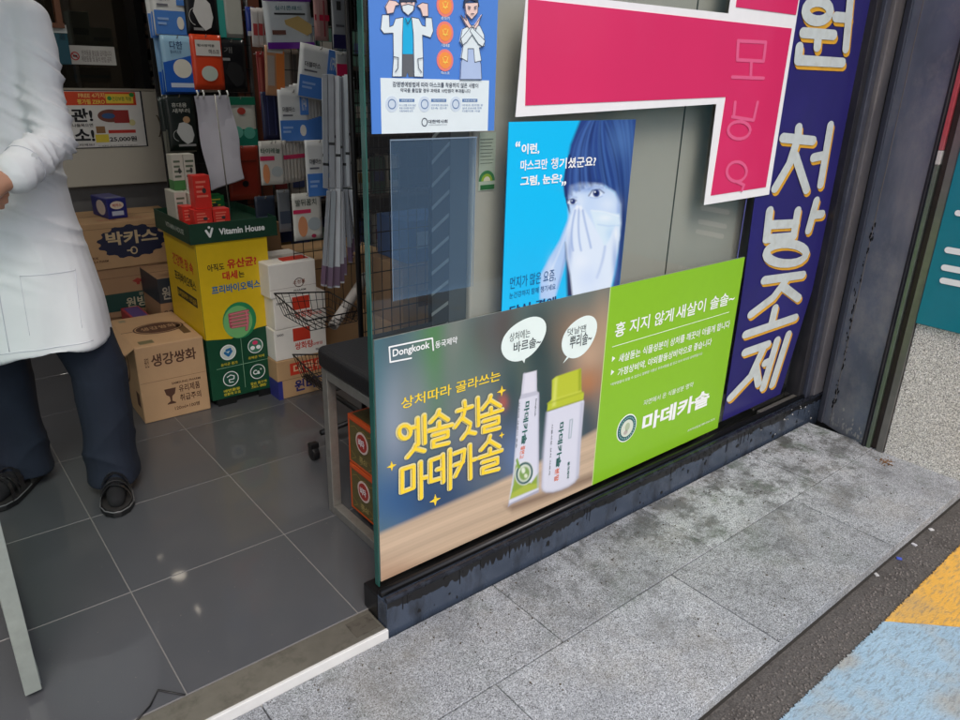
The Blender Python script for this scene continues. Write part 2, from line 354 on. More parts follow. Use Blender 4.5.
hs = t.nodes.new('ShaderNodeHueSaturation'); r3 = t.nodes.new('ShaderNodeMapRange'); r3.inputs['To Min'].default_value = .93; r3.inputs['To Max'].default_value = 1.07; t.links.new(oi.outputs['Random'], r3.inputs['Value']); t.links.new(r3.outputs[0], hs.inputs['Value'])
t.links.new(mx2.outputs['Result'], hs.inputs['Color']); t.links.new(hs.outputs[0], b.inputs['Base Color'])
rr = t.nodes.new('ShaderNodeMapRange'); rr.inputs['To Min'].default_value = .30; rr.inputs['To Max'].default_value = .40; b.inputs['Coat Weight'].default_value = .5; b.inputs['Coat Roughness'].default_value = .05; b.inputs['Specular IOR Level'].default_value = .35; t.links.new(n2.outputs['Fac'], rr.inputs['Value']); t.links.new(rr.outputs[0], b.inputs['Roughness'])
M_TILE = m
tile_me = None
for ix in range(-5, 9):
    for iy in range(-1, 8):
        x0, y0 = ix*.45+.0, iy*.45
        if x0 > 3.5: continue
        if tile_me is None:
            o = MB().bx(.0014, .4486, .0014, .4486, -.0038, .0).build('tile', M_TILE, floor, bevel=.0008, seg=1); tile_me = o.data; o.location = (x0, y0, 0); base_org = wloc(floor)
            o.location = (x0, y0, 0)
        else:
            c = o.copy(); COL.objects.link(c); c.parent = floor; c.location = (x0, y0, 0)
mb = MB()
for i in range(150):                         # trodden-in grit and lint on the tiles
    x = random.uniform(-.9, .9); y = -.44+abs(random.gauss(0, .5)); r = random.uniform(.0003, .0009)
    if y > 2: continue
    mb.box((x, y, .0002+r*.3), (r*2, r*random.uniform(1, 4), r*.6), Matrix.Rotation(i*1.7, 3, 'Z'))
mb.build('floor_grit', mat('floor_grit', (120, 116, 108), .9, var=.6, scale=50), kind='stuff')
mb = MB()
for i in range(420):                         # soil and small stones on the pavement, thicker by the wall foot
    x = random.uniform(-.4, 2.6); y = -.560-abs(random.gauss(0, .10)) if random.random() < .6 else random.uniform(-1.18, -.56); r = random.uniform(.0006, .0024)
    if y < -1.18 or x > 2.6+(y+.55)*.0: continue
    mb.box((x, y, -.0235+r*.3), (r*2, r*1.6, r), Matrix.Rotation(i*1.3, 3, 'Z'))
mb.build('pavement_grit', mat('pavement_grit', (84, 78, 68), .9, var=.6, scale=50), kind='stuff')
# threshold
th = thing('door_threshold', (-.5, -.5, -.02), 'worn steel threshold with a white edge strip between tiles and pavement', 'threshold')
MB().bx(-2.4, .478, -.5455, -.4535, -.05, .001).build('threshold_plate', mat('worn_plate', (140, 136, 126), .42, .75, var=.12, scale=35, dirt=.7, dirtcol=(96, 90, 80), dscale=14), th, bevel=.002)
MB().bx(-2.4, .479, -.556, -.546, -.05, .0025).build('edge_strip', mat('strip_white', (222, 222, 220), .3, .1, var=.05), th, bevel=.002)
MB().bx(.40, .47, -.53, -.47, .0011, .0022).build('floor_hinge_cover', mat('floor_hinge', (110, 105, 96), .5, .6, dirt=.9, dscale=40), th)
p0, p1 = at(135, 722, 2, .003), at(185, 695, 2, .003)
o = MB().tube([p0, at(150, 706, 2, .003), at(158, 690, 2, .003), p1], .0022, 6).build('floor_cable', M_BLACKMETAL, smooth=True); tag(o, 'short thin black cable lying bent on the tiles by the threshold', 'cable')

# shop shell
m_wall = mat('shop_wall', (168, 164, 156), .8, var=.04, scale=2)
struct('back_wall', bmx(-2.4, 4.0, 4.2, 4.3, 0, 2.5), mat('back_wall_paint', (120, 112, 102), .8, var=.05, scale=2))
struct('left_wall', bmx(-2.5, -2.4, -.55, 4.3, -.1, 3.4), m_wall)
struct('right_wall', bmx(2.9, 3.0, -.4, 4.2, -.1, 2.5), m_wall)
struct('ceiling', bmx(-2.4, 4.0, -.42, 4.2, 2.5, 2.6), mat('ceiling_paint', (205, 203, 198), .9, var=.02))
struct('front_lintel', bmx(-2.6, 5.2, -.62, -.43, 2.3, 3.9), mat('lintel_panel', (70, 74, 86), .5, .3, dirt=.4))
struct('left_facade', bmx(-4.2, -2.4, -.62, -.43, -.16, 3.9), mat('left_facade', (150, 148, 142), .7))

# ceiling downlights: back three mirror on the tiles, rest added as unseen fill light
lampmat = mat('lamp_glow', (255, 250, 240), .5, emit=48)
for i, (x, y, what) in enumerate(((.887, 3.776, 'ceiling downlight farthest from the door, over the back room'), (.94, 3.387, 'ceiling downlight in the middle of the back three'), (.953, 2.90, 'ceiling downlight nearest of the back three, just behind the partition'),
                    (-.6, .9, 'added fill downlight over the doorway side of the shop'), (.6, .9, 'added fill downlight over the sales rack'), (1.9, 1.4, 'added fill downlight over the right hand shelves'), (-.8, 2.4, 'added fill downlight over the counter'))):
    L = thing('ceiling_lamp', (x, y, 2.47), 'lit round ' + what, 'lamp', 'lit ceiling downlights')
    R_ = .05 if i < 3 else .085
    MB().lathe((x, y, 2.475), [(R_+.02, .024), (R_+.02, 0), (R_+.003, 0), (R_+.003, .02)], 24).build('lamp_rim', M_WHITE, L)
    MB().lathe((x, y, 2.478), [(R_, .018), (R_, 0)], 24).build('lamp_disc', lampmat, L)

# ================================================================== SHOPFRONT (glass, base, film)
GY = -.485                                  # front plane of the shop glass
sf = thing('shop_window', (1.5, -.49, -.03), 'tall clear shop window on a peeling dark blue metal base', 'shop window')
m_base = mat('base_metal', (64, 74, 90), .25, .1, var=.15, scale=14, coat=.2, dirt=1.0, dirtcol=(22, 22, 24), dscale=11, streak=(1, 1, .35))
MB().bx(.48, 2.742, -.5475, -.50, -.061, .078).build('base_front', m_base, sf, bevel=.003)
MB().bx(.4805, 2.742, -.4995, -.43, -.061, .072).build('base_top', mat('base_top_black', (26, 26, 28), .3, .3, dirt=.4, dirtcol=(60, 58, 56)), sf, bevel=.003)
MB().bx(.479, 2.742, -.5505, -.535, .0785, .092).build('base_lip', mat('lip_metal', (36, 38, 46), .25, .4, dirt=.6, dirtcol=(74, 84, 100), dscale=18), sf, bevel=.004)
MB().tube([(.482, -.513, .088), (2.74, -.513, .088)], .011, 10).build('glazing_bead', mat('bead', (20, 20, 22), .28, .2), sf, smooth=True)
# ragged black strip left where the paint peeled along the top
mb = MB(); xs = [.4812+i*.0075 for i in range(301)]
top = [(x, -.5478, .0775) for x in xs]; bot = [(x, -.5478, .066-.010*abs(math.sin(x*7.3)+.6*math.sin(x*17.9))-.006*random.random()-(.02*max(0, math.sin(x*3.1-1.2))**3 if random.random() < .5 else 0)) for x in xs]
for i in range(300): mb.add([bot[i], bot[i+1], top[i+1], top[i]], [(0, 1, 2, 3)])
mb.build('peeled_strip', mat('bare_black', (20, 20, 22), .35, var=.3, scale=60), sf)
# peeled paint flecks on the base front
mb = MB()
for i in range(70):
    x = random.choice([random.uniform(.55, 2.7), random.gauss(1.9, .25)]); z = random.choice([random.uniform(-.02, .07), .065+random.gauss(0, .006)])
    if x > 2.72 or x < .5: continue
    n = random.randint(5, 8); r = random.uniform(.002, .011); q = random.uniform(.3, 1.6)
    pts = [(x+r*q*math.cos(6.283*k/n)*random.uniform(.5, 1.2), -.5478, z+r*math.sin(6.283*k/n)*random.uniform(.5, 1.2)) for k in range(n)]
    mb.prism(pts, (0, -.0008-.00001*i, 0))
o = mb.build('peeled_paint', pm((16, 16, 18), .6), sf); o['kind'] = 'stuff'
mb = MB()
for i in range(26):                          # drips
    x = random.uniform(.52, 2.65); z = .075; L = random.uniform(.01, .06); w = random.uniform(.001, .0025)
    mb.prism([(x-w, -.5478, z), (x+w, -.5478, z), (x+w*.5, -.5478, z-L), (x-w*.7, -.5478, z-L*.95)], (0, -.0007-.00001*i, 0))
o = mb.build('tar_drips', pm((12, 12, 14), .3), sf); o['kind'] = 'stuff'
mb = MB()
for i in range(15):
    x = random.gauss(2.45, .18); z = random.uniform(-.02, .085)
    if x > 2.72: continue
    r = random.uniform(.0015, .005); mb.prism([(x+r*math.cos(6.283*k/5)*random.uniform(.5, 1.3), -.5482, z+r*math.sin(6.283*k/5)*random.uniform(.5, 1.3)) for k in range(5)], (0, -.0009-.00001*i, 0))
o = mb.build('chipped_spots', pm((196, 194, 190), .7), sf); o['kind'] = 'stuff'
m_glass = glassy('shop_glass', (.935, .955, .945), 1.5)
GX = at(374, 338, 1, GY-.006).x-.003
MB().bx(GX+.003, 2.60, GY+.0005, GY+.0175, .085, 2.3).build('glass_pane', m_glass, sf)
MB().bx(GX, GX+.0028, GY-.0002, GY+.018, .085, 2.3).build('glass_edge', mat('glass_edge_green', (44, 92, 84), .15, var=.2, scale=12), sf)
# window frame at the right
m_frame = mat('dark_frame', (52, 52, 58), .35, .5, var=.2, scale=10, dirt=.5, dirtcol=(92, 88, 86), dscale=6, streak=(1, 1, .2))
FR = at(876, 0, 1, GY)
MB().bx(2.585, 2.62, -.515, -.45, .08, 2.3).build('frame_stile', m_frame, sf, bevel=.003)
MB().bx(2.622, 2.66, -.53, -.44, .08, 2.3).build('frame_stile', mat('frame_blue', (74, 78, 92), .35, .4, var=.2, dirt=.6, dirtcol=(120, 118, 122), dscale=5, streak=(1, 1, .25)), sf, bevel=.004)
MB().bx(2.662, 2.742, -.545, -.44, .0795, 2.3).build('frame_stile', mat('frame_weathered', (96, 94, 98), .5, .05, var=.25, scale=6, dirt=.8, dirtcol=(138, 130, 124), dscale=5, streak=(1, 1, .25)), sf, bevel=.004)
MB().bx(2.3, 2.585, -.512, -.489, .080, .098).build('sill_rail', mat('sill_rail', (128, 126, 122), .45, .7, dirt=.5), sf, bevel=.002)

# the navy film on the glass, with hand painted letters
navy = thing('window_film', (2.2, GY, .15), 'navy blue vertical window sign with yellow shadowed Korean letters', 'sign')
fx = Face((0, GY, 0), (1, 0, 0), (0, 0, 1), navy)
def ad(x, y, Y=GY): p = at(x, y, 1, Y); return (p.x, p.z)
fx.poly([ad(722, 421), ad(780, 394), ad(812, 290), ad(829, 210), ad(856, 85), ad(874, -4), (ad(874, -4)[0], 2.29), (1.96, 2.29), ad(741, 300)][:], mat('navy_film', (42, 38, 108), .3, var=.15, scale=5, dirt=.35, dirtcol=(40, 44, 92), dscale=3, coat=.3), h=.0012, name='film_sheet')
def z6(*p): return [ad(680+x/3.4286, y/3.4286) for x, y in p]
def z7(*p): return [ad(700+x/3, 180+y/3) for x, y in p]
def ell(f, cx, cy, rx, ry, n=18): return f(*[(cx+rx*math.cos(6.2832*k/n), cy+ry*math.sin(6.2832*k/n)) for k in range(n+1)])
L = [ell(z6, 468, 38, 42, 34), z6((418, 112), (522, 120)), z6((470, 116), (466, 160)), z6((590, -120), (564, 166)), z6((530, 58), (575, 62)), z6((405, 162), (400, 206), (552, 215)),
     z6((403, 438), (401, 470)), z6((350, 472), (452, 482)), z6((398, 480), (372, 560), (322, 645)), z6((392, 535), (430, 650)), z6((512, 430), (478, 632)), z6((454, 540), (490, 532)),
     z7((206, 92), (196, 176)), z7((290, 92), (278, 166)), z7((206, 134), (285, 130)), z7((196, 176), (278, 168)), z7((346, 62), (322, 150)), z7((340, 104), (362, 102)), ell(z7, 255, 220, 60, 30),
     z7((190, 300), (305, 284)), z7((258, 296), (216, 352), (150, 402)), z7((245, 318), (292, 354)), z7((222, 384), (212, 428)), z7((134, 462), (282, 412)),
     z7((132, 516), (200, 492)), z7((188, 502), (150, 586), (88, 652)), z7((164, 560), (172, 610)), z7((228, 480), (186, 622)), z7((262, 462), (214, 612)), z7((192, 548), (206, 542))]
ye = pm((214, 160, 50), .5, var=.12, scale=20)
lg = mat('letter_grey', (196, 204, 204), .5, var=.1, scale=30, dirt=.35, dirtcol=(160, 160, 140), dscale=20)
for i0, i1 in ((0, 6), (6, 12), (12, 19), (19, 24), (24, len(L))):
    for off in ((.005, -.004), (.010, -.008), (.015, -.012)): fx.strokes(L[i0:i1], .033, ye, h=.0014+off[0]*.05, off=off, kx=1.5, name='letter_shadow')
    fx.strokes(L[i0:i1], .033, lg, h=.0042+i0*.00001, kx=1.5)
MB().bx(1.975, 1.979, GY-.0024, GY-.0014, .3, 2.29).build('film_seam', pm((90, 92, 160)), navy)

# ---- red cross panels
cr = thing('cross_sign', (1.8, GY, 1.0), 'large crimson cross with thick white outline stuck on the glass', 'sign')
fc = Face((0, GY-.0045, 0), (1, 0, 0), (0, 0, 1), cr)
def adc(x, y): return ad(x, y, GY-.0045)
cr_white = pm((238, 238, 240), .35); cr_red = mat('crimson_film', (216, 44, 100), .3, var=.05, scale=3, coat=.2, dirt=.25, dirtcol=(222, 80, 130), dscale=2)
Pz = adc(600, 0)
za, zb_ = adc(735, 12)[1], adc(515, 116)[1]
xr = adc(799, 0)[0]+.002; xl = adc(730, 14)[0]; TL_ = adc(526, -9)
fc.poly([adc(515, 117), adc(716, 104), adc(703.5, 205), adc(768.5, 194.5), adc(799, 0), (xr, 2.29), (xl-.006, 2.29), adc(728, 13.5), TL_, ][:9], cr_white, h=.002, name='white_border')
fc.poly([adc(524.5, 105.5), adc(725, 97), adc(710, 195.5), adc(765, 187), adc(791, 28.5), adc(728, 21.5), adc(527.5, -1)], cr_red, h=.0034, name='crimson_panel')
fc.poly([adc(735, 7), adc(795, 15), (adc(795, 15)[0]+.003, 2.27), (adc(735, 7)[0]-.003, 2.27)], cr_red, h=.0036, name='crimson_panel')
pk = pm((226, 96, 140), .4)
gh = [(1, 0)]
def zc(*p): return [adc(680+x/3.4286, y/3.4286) for x, y in p]
for g_ in ([zc((195, 140), (290, 145), (282, 210), (192, 205), (195, 140)), zc((240, 212), (238, 262)), zc((175, 264), (282, 268))], [zc((185, 350), (180, 400)), zc((262, 350), (248, 412)), zc((175, 400), (248, 412)), ell(zc, 198, 446, 38, 30)], [ell(zc, 190, 588, 34, 34), zc((190, 622), (215, 634), (208, 652))]):
    fc.strokes(g_, .010, pk, h=.0044, name='faint_reversed_letter', kx=1.5)

# ---- painted photo prints (fine coloured meshes, on their flat sheets)
class Paint:
    """colour grid on the plane Y=const; drawing coordinates = photo survey pixels through (ox,oy,s)"""
    def __init__(s, x0, x1, z0, z1, Y, res):
        s.nx = int((x1-x0)/res)+1; s.nz = int((z1-z0)/res)+1; s.b = (x0, x1, z0, z1, Y)
        X, Z = np.meshgrid(np.linspace(x0, x1, s.nx), np.linspace(z0, z1, s.nz)); s.X, s.Z = X, Z
        P = np.stack([X, np.full_like(X, Y), Z], -1)-CP; c = P @ CM.T
        s.px = 480+FPX*c[..., 0]/c[..., 2]; s.py = 360-FPX*c[..., 1]/c[..., 2]
        s.C = np.zeros(X.shape+(3,)); s.f(0, 0, 1)
    def f(s, ox, oy, sc): s.x = (s.px-ox)*sc; s.y = (s.py-oy)*sc; s.sc = sc
    def mixin(s, a, c): a = np.clip(a, 0, 1)[..., None]; s.C = s.C*(1-a)+np.array(lin(c))*a
    def poly(s, pts, c, soft=1.0, al=1.0):
        P = np.array(pts, float); inside = np.zeros(s.x.shape, bool); dmin = np.full(s.x.shape, 1e9)
        for i in range(len(P)):
            a, b = P[i], P[(i+1) % len(P)]
            cond = ((a[1] > s.y) != (b[1] > s.y)); xx = (b[0]-a[0])*(s.y-a[1])/((b[1]-a[1]) or 1e-9)+a[0]; inside ^= cond & (s.x < xx)
            d = b-a; t = np.clip(((s.x-a[0])*d[0]+(s.y-a[1])*d[1])/((d@d) or 1e-9), 0, 1)
            dmin = np.minimum(dmin, np.hypot(s.x-a[0]-t*d[0], s.y-a[1]-t*d[1]))
        sd = np.where(inside, dmin, -dmin); s.mixin((.5+sd/(soft*s.sc))*al, c)
    def line(s, pts, w, c, soft=.8, al=1.0):
        dmin = np.full(s.x.shape, 1e9)
        for a, b in zip(pts, pts[1:]):
            a = np.array(a, float); b = np.array(b, float); d = b-a; t = np.clip(((s.x-a[0])*d[0]+(s.y-a[1])*d[1])/((d@d) or 1e-9), 0, 1)
            dmin = np.minimum(dmin, np.hypot(s.x-a[0]-t*d[0], s.y-a[1]-t*d[1]))
        s.mixin((.5+(w/2-dmin)/(soft*s.sc))*al, c)
    def ell(s, cx, cy, rx, ry, c, soft=1, al=1.0, rot=0):
        X, Y = s.x-cx, s.y-cy; u = X*math.cos(rot)+Y*math.sin(rot); v = -X*math.sin(rot)+Y*math.cos(rot)
        r = np.sqrt((u/rx)**2+(v/ry)**2); s.mixin((.5+(1-r)*min(rx, ry)/(soft*s.sc))*al, c)
    def blob(s, cx, cy, rx, ry, c, al=1.0): s.mixin(al*np.exp(-((s.x-cx)/rx)**2-((s.y-cy)/ry)**2), c)
    def build(s, name, parent, m, thick=.0008):
        x0, x1, z0, z1, Y = s.b; n = s.nx*s.nz
        V = np.stack([s.X, np.full_like(s.X, Y), s.Z], -1).reshape(-1, 3)-np.array(wloc(parent))
        i = np.arange((s.nx-1)*(s.nz-1)); r, c = i//(s.nx-1), i % (s.nx-1); a = r*s.nx+c
        F = np.stack([a, a+1, a+1+s.nx, a+s.nx], -1)
        me = bpy.data.meshes.new(name); me.vertices.add(n); me.vertices.foreach_set('co', V.ravel())
        me.loops.add(F.size); me.loops.foreach_set('vertex_index', F.ravel().astype(np.int32)); me.polygons.add(len(F)); me.polygons.foreach_set('loop_start', np.arange(len(F), dtype=np.int32)*4)
        me.update(); me.validate()
        at_ = me.color_attributes.new('ink', 'FLOAT_COLOR', 'POINT'); at_.data.foreach_set('color', np.concatenate([s.C.reshape(-1, 3), np.ones((n, 1))], 1).ravel().astype(np.float32))
        me.materials.append(m); o = bpy.data.objects.new(name, me); COL.objects.link(o); o.parent = parent; return o
M_PRINT = vcol_mat('photo_print', .35, .15)

# ---- advertising board
AY = GY-.006
bx0, bz1 = ad(374, 338, AY); bx1 = ad(745, 256, AY)[0]; bz1 = ad(745, 257, AY)[1]; bz0 = .104
xm = (ad(611, 286, AY)[0]+ad(592, 483, AY)[0])/2
bd_ = thing('advertising_board', ((bx0+bx1)/2, AY, bz0), 'wide printed board, ointment photo on the left half and lime green on the right', 'advertising board')
MB().bx(bx0, bx1, AY+.0005, GY-.0005, bz0, bz1).build('board_core', pm((120, 128, 124)), bd_)
P = Paint(bx0, xm, bz0, bz1, AY, .0026)
P.C[:] = lin((92, 112, 112))
for (cx, cy, rx, ry, c, al) in ((378, 400, 16, 120, (64, 110, 120), .9), (396, 345, 18, 40, (50, 84, 96), .8), (395, 430, 16, 60, (150, 160, 178), .8), (415, 340, 14, 60, (84, 112, 112), .8), (434, 350, 15, 90, (78, 130, 74), .95), (415, 400, 20, 40, (128, 136, 140), .7),
        (456, 345, 12, 50, (128, 130, 124), .9), (480, 345, 15, 40, (86, 80, 78), .9), (466, 370, 22, 40, (92, 120, 104), .7), (505, 330, 16, 40, (84, 62, 60), .8), (470, 400, 26, 40, (104, 118, 110), .7), (490, 440, 40, 40, (126, 128, 142), .8), (452, 470, 60, 34, (84, 92, 112), .8),
        (405, 500, 50, 34, (44, 92, 142), .95), (440, 500, 40, 26, (38, 62, 98), .8), (520, 360, 14, 40, (110, 120, 100), .6), (540, 345, 18, 44, (26, 60, 66), .95), (547, 405, 20, 70, (28, 62, 68), .95), (512, 400, 14, 60, (36, 70, 74), .8), (510, 440, 18, 44, (50, 60, 70), .7), (515, 455, 16, 30, (96, 120, 160), .8),
        (560, 350, 10, 50, (70, 84, 84), .6), (590, 350, 18, 24, (206, 176, 150), .9), (580, 330, 24, 24, (150, 116, 90), .7), (604, 330, 12, 40, (176, 150, 126), .8), (592, 385, 20, 18, (200, 128, 72), .9), (590, 425, 18, 34, (46, 64, 78), .9), (600, 400, 10, 30, (130, 120, 110), .6), (503, 402, 5, 8, (200, 90, 70), .6)):
    P.blob(cx, cy, rx, ry, c, al)
# table top
P.poly([(372, 537), (430, 512), (490, 486), (540, 462), (600, 428), (620, 418), (620, 640), (360, 640)], (196, 172, 146), soft=5)
tb = (P.y > 536-(P.x-372)*.46)
gr = np.sin((P.Z*230+np.sin(P.X*7)*1.6))*.5+np.sin(P.Z*610+P.X*11)*.3+np.sin(P.Z*91+P.X*3)*.7
mask = np.clip((P.y-(538-(P.x-372)*.475))/6, 0, 1)
P.C *= (1+mask*gr*.10)[..., None]
P.blob(400, 575, 60, 16, (160, 118, 92), .5)
# soft contact shade printed in the photograph itself
P.poly([(505, 506), (545, 492), (600, 470), (600, 478), (545, 500), (512, 512)], (120, 96, 80), soft=6, al=.7)
P.f(500, 360, 4.8)
# tube
P.poly([(38, 705), (44, 672), (186, 618), (187, 634), (60, 690)], (168, 170, 190), 1.2)
P.poly([(44, 668), (62, 560), (92, 190), (104, 182), (187, 156), (185, 320), (186, 622), (44, 690)], (216, 218, 232), 1.0)
P.poly([(62, 600), (75, 500), (95, 520), (110, 580), (150, 590), (186, 540), (186, 610), (48, 668)], (142, 168, 60), 1.5)
P.poly([(55, 640), (120, 600), (186, 590), (186, 612), (46, 670)], (172, 186, 70), 1.5, .8)
P.ell(117, 543, 44, 58, (226, 230, 226), 1, rot=.25); P.ell(117, 543, 40, 54, (30, 84, 84), 1, rot=.25); P.ell(117, 543, 31, 43, (214, 222, 206), 1, rot=.25); P.ell(117, 545, 24, 33, (126, 160, 84), 1.5, rot=.25); P.ell(112, 530, 9, 14, (224, 232, 214), 1); P.ell(124, 556, 8, 10, (220, 228, 200), 1)
P.poly([(102, 162), (112, 66), (176, 50), (177, 156), (104, 182)], (222, 222, 234), 1)
P.poly([(102, 165), (177, 148), (186, 158), (184, 166), (100, 188), (96, 182)], (190, 192, 208), 1)
P.line([(118, 64), (108, 165)], 5, (190, 192, 210), 1.5, .7); P.line([(170, 60), (172, 150)], 5, (196, 198, 214), 1.5, .7)
P.line([(184, 165), (182, 610)], 6, (180, 182, 202), 2, .8); P.line([(96, 200), (62, 600)], 4, (188, 192, 206), 2, .7)
P.poly([(76, 480), (84, 470), (100, 520), (84, 520)], (120, 160, 60), 1)
# bottle with green cap
P.poly([(226, 250), (400, 190), (404, 200), (388, 380), (379, 540), (374, 566), (358, 588), (330, 608), (294, 624), (254, 635), (222, 636), (206, 628), (200, 608), (212, 420)], (216, 218, 232), 1.2)
P.line([(226, 255), (208, 450), (202, 615)], 9, (184, 186, 206), 3, .8); P.line([(394, 210), (380, 400), (372, 560)], 12, (176, 180, 200), 3, .8)
P.line([(204, 626), (222, 635), (254, 634), (294, 622), (330, 606), (358, 586), (374, 562)], 7, (160, 158, 172), 3, .7)
P.poly([(226, 246), (230, 206), (248, 190), (250, 96), (268, 80), (388, 40), (390, 150), (403, 160), (400, 192)], (186, 198, 52), 1.2)
P.poly([(262, 90), (276, 82), (268, 220), (250, 226)], (214, 222, 108), 2.5, .8); P.poly([(376, 46), (390, 42), (390, 148), (376, 152)], (150, 166, 34), 2, .8)
P.line([(228, 210), (400, 154)], 5, (158, 172, 36), 1.5, .8); P.line([(228, 245), (400, 190)], 5, (140, 150, 40), 1.2, .8)
P.line([(248, 192), (390, 148)], 4, (206, 214, 90), 1.5, .7)
# blister on tube and bottle: pale outlines
P.line([(336, 288), (348, 284), (340, 372), (330, 376), (336, 288)], 3, (120, 150, 160), 1)
P.build('photo_print', bd_, M_PRINT)
MB().bx(xm, bx1, AY-.0004, AY+.0004, bz0, bz1).build('green_print', mat('lime_print', (136, 192, 40), .4, var=.02, coat=.1), bd_)
MB().bx(xm-.002, xm+.001, AY-.0008, AY+.0006, bz0, bz1).build('print_seam', pm((200, 222, 150)), bd_)
fa = Face((0, AY, 0), (1, 0, 0), (0, 0, 1), bd_)
def pt(face, txt, bl, tr, m, bold=0, hh=.0012, Y=AY, name='lettering', shear=0):
    a = ad(*bl, Y); b_ = ad(*tr, Y); return face.text(txt, a[0], a[1], b_[0]-a[0], b_[1]-a[1], m, bold, hh, name, shear)
WT = pm((244, 246, 246), .45)
def pth(face, txt, bl, br, h, m, bold=0, hh=.0012, Y=AY):
    a = ad(*bl, Y); b_ = ad(*br, Y); return face.text(txt, a[0], a[1], b_[0]-a[0], h, m, bold, hh)
YL = pm((250, 214, 52), .4); CRM = pm((226, 218, 158), .4); TEAL = pm((22, 92, 92), .4)
pth(fa, '상처따라 골라쓰는', (401, 409.5), (500, 377), .031, YL, .012)
def zh(*p): return [ad(380+x/4.5, 360+y/4.5, AY) for x, y in p]
H1 = [ell(zh, 108, 322, 26, 30, 14), zh((140, 304), (162, 298)), zh((166, 262), (168, 378)), zh((196, 248), (198, 372)), zh((160, 378), (150, 400), (120, 436)), zh((158, 398), (196, 408)),
      zh((262, 226), (255, 245), (225, 278)), zh((262, 242), (302, 268)), zh((262, 278), (262, 304)), zh((216, 318), (320, 290)), zh((236, 336), (300, 318), (300, 342), (236, 362), (236, 388), (304, 372)),
      zh((376, 186), (378, 204)), zh((345, 228), (410, 208)), zh((378, 218), (370, 250), (334, 300)), zh((368, 262), (402, 284)), zh((436, 170), (438, 292)), zh((400, 296), (392, 318), (366, 352)), zh((394, 322), (424, 328)),
      zh((494, 160), (488, 180), (455, 220)), zh((492, 180), (536, 206)), zh((495, 215), (495, 240)), zh((446, 254), (546, 222)), zh((462, 274), (528, 254), (528, 280), (462, 300), (462, 322), (532, 304))]
H2 = [zh((94, 490), (146, 474), (146, 572), (94, 592), (94, 490)), zh((178, 458), (180, 618)), zh((182, 530), (204, 525)),
      zh((262, 436), (222, 450), (222, 544), (262, 532)), zh((254, 490), (276, 484)), zh((278, 424), (280, 546)), zh((310, 402), (310, 576)),
      zh((328, 420), (374, 402), (368, 450), (334, 520)), zh((332, 470), (368, 456)), zh((400, 380), (402, 530)), zh((404, 450), (424, 444)),
      zh((490, 340), (484, 362), (450, 402)), zh((488, 362), (532, 388)), zh((490, 398), (490, 420)), zh((440, 438), (542, 404)), zh((456, 458), (522, 438), (522, 462), (456, 484), (456, 506), (528, 488))]
fa.strokes(H1+H2, .0150, CRM, h=.0012, kx=1.2); fa.strokes(H1+H2, .0084, YL, h=.0046, kx=1.2)
def star(x, y, r):
    c = ad(x, y, AY); pts = []
    for k in range(8):
        q = r if k % 2 == 0 else r*.33; pts.append((c[0]+q*math.cos(k*math.pi/4), c[1]+q*math.sin(k*math.pi/4)))
    fa.poly(pts, YL, .0014, 'star')
star(501.5, 391, .016); star(501.5, 435, .010); star(391.5, 466, .014); star(435, 500, .018)
# maker logo
fa.strokes([[ad(411, 362.5, AY), ad(390, 362.5+.0, AY)]][:0] or [[ad(411, 358, AY), ad(390, 362, AY), ad(389, 347, AY), ad(432, 338, AY), ad(433, 350, AY)]], .004, WT, h=.0012, name='logo_frame')
pth(fa, 'Dongkook', (392.5, 359), (429.5, 350), .024, WT, .02); pth(fa, '동국제약', (435, 348.5), (457, 343), .019, WT, .01)
# speech bubbles
def bubble(cx, cy, rx, ry, tail, t1, t2, rot):
    c = ad(cx, cy, AY); n = 40; k = abs(ad(cx+1, cy, AY)[0]-c[0]); kz = .0031
    pts = []
    for i in range(n):
        t = 6.2832*i/n; q = 1+.05*math.sin(2*t+.6)+.03*math.sin(3*t)
        pts.append((c[0]+rx*q*math.cos(t)*math.cos(rot)-ry*q*math.sin(t)*math.sin(rot), c[1]+rx*q*math.cos(t)*math.sin(rot)+ry*q*math.sin(t)*math.cos(rot)))
    fa.poly(pts, WHITE_P, .0010, 'speech_bubble')
    fa.poly([ad(*q, AY) for q in tail], WHITE_P, .0012, 'speech_bubble')
bub = pm((232, 246, 242), .45); WHITE_P = bub
bubble(524, 339, .080, .060, [(517, 352), (524, 363), (527, 350)], '', '', .12)
bubble(579.5, 337, .072, .062, [(570, 352), (563, 363), (576, 350)], '', '', .2)
GI = pm((70, 80, 84), .5)
pt(fa, '상처에는', (509, 342), (530, 328), GI, 0, .0018); pt(fa, '바르솔~', (513, 353), (541, 335), GI, .012, .0018)
pt(fa, '덧날땐', (567, 336), (586, 324), GI, 0, .0018); pt(fa, '뿌리솔~', (569, 349), (592, 330), GI, .012, .0018)
# vertical writing on tube and bottle
def vtext(txt, top, bot, w, m, bold=0):
    a, b_ = ad(*top, AY), ad(*bot, AY)
    f = Face((a[0], AY, a[1]), (b_[0]-a[0], 0, b_[1]-a[1]), (b_[1]-a[1] and -(b_[1]-a[1]), 0, (b_[0]-a[0])), bd_)
    L_ = math.hypot(b_[0]-a[0], b_[1]-a[1])
    f.n = Vector((0, -1, 0)); f.text(txt, 0, 0, L_, w, m, bold, .0012)
G_T = pm((24, 96, 88), .4); O_T = pm((226, 110, 70), .4)
vtext('마데카솔', (524.5, 402), (521, 445), .020, G_T, .022); vtext('겔연고', (521, 446), (519, 459), .017, O_T, .01)
vtext('상처에 새살이 솔솔', (518.5, 402), (515.5, 448), .005, GI)
vtext('마데카솔', (559, 423), (555.5, 468), .021, G_T, .022); vtext('분말', (555, 469), (554, 482), .019, O_T, .01)
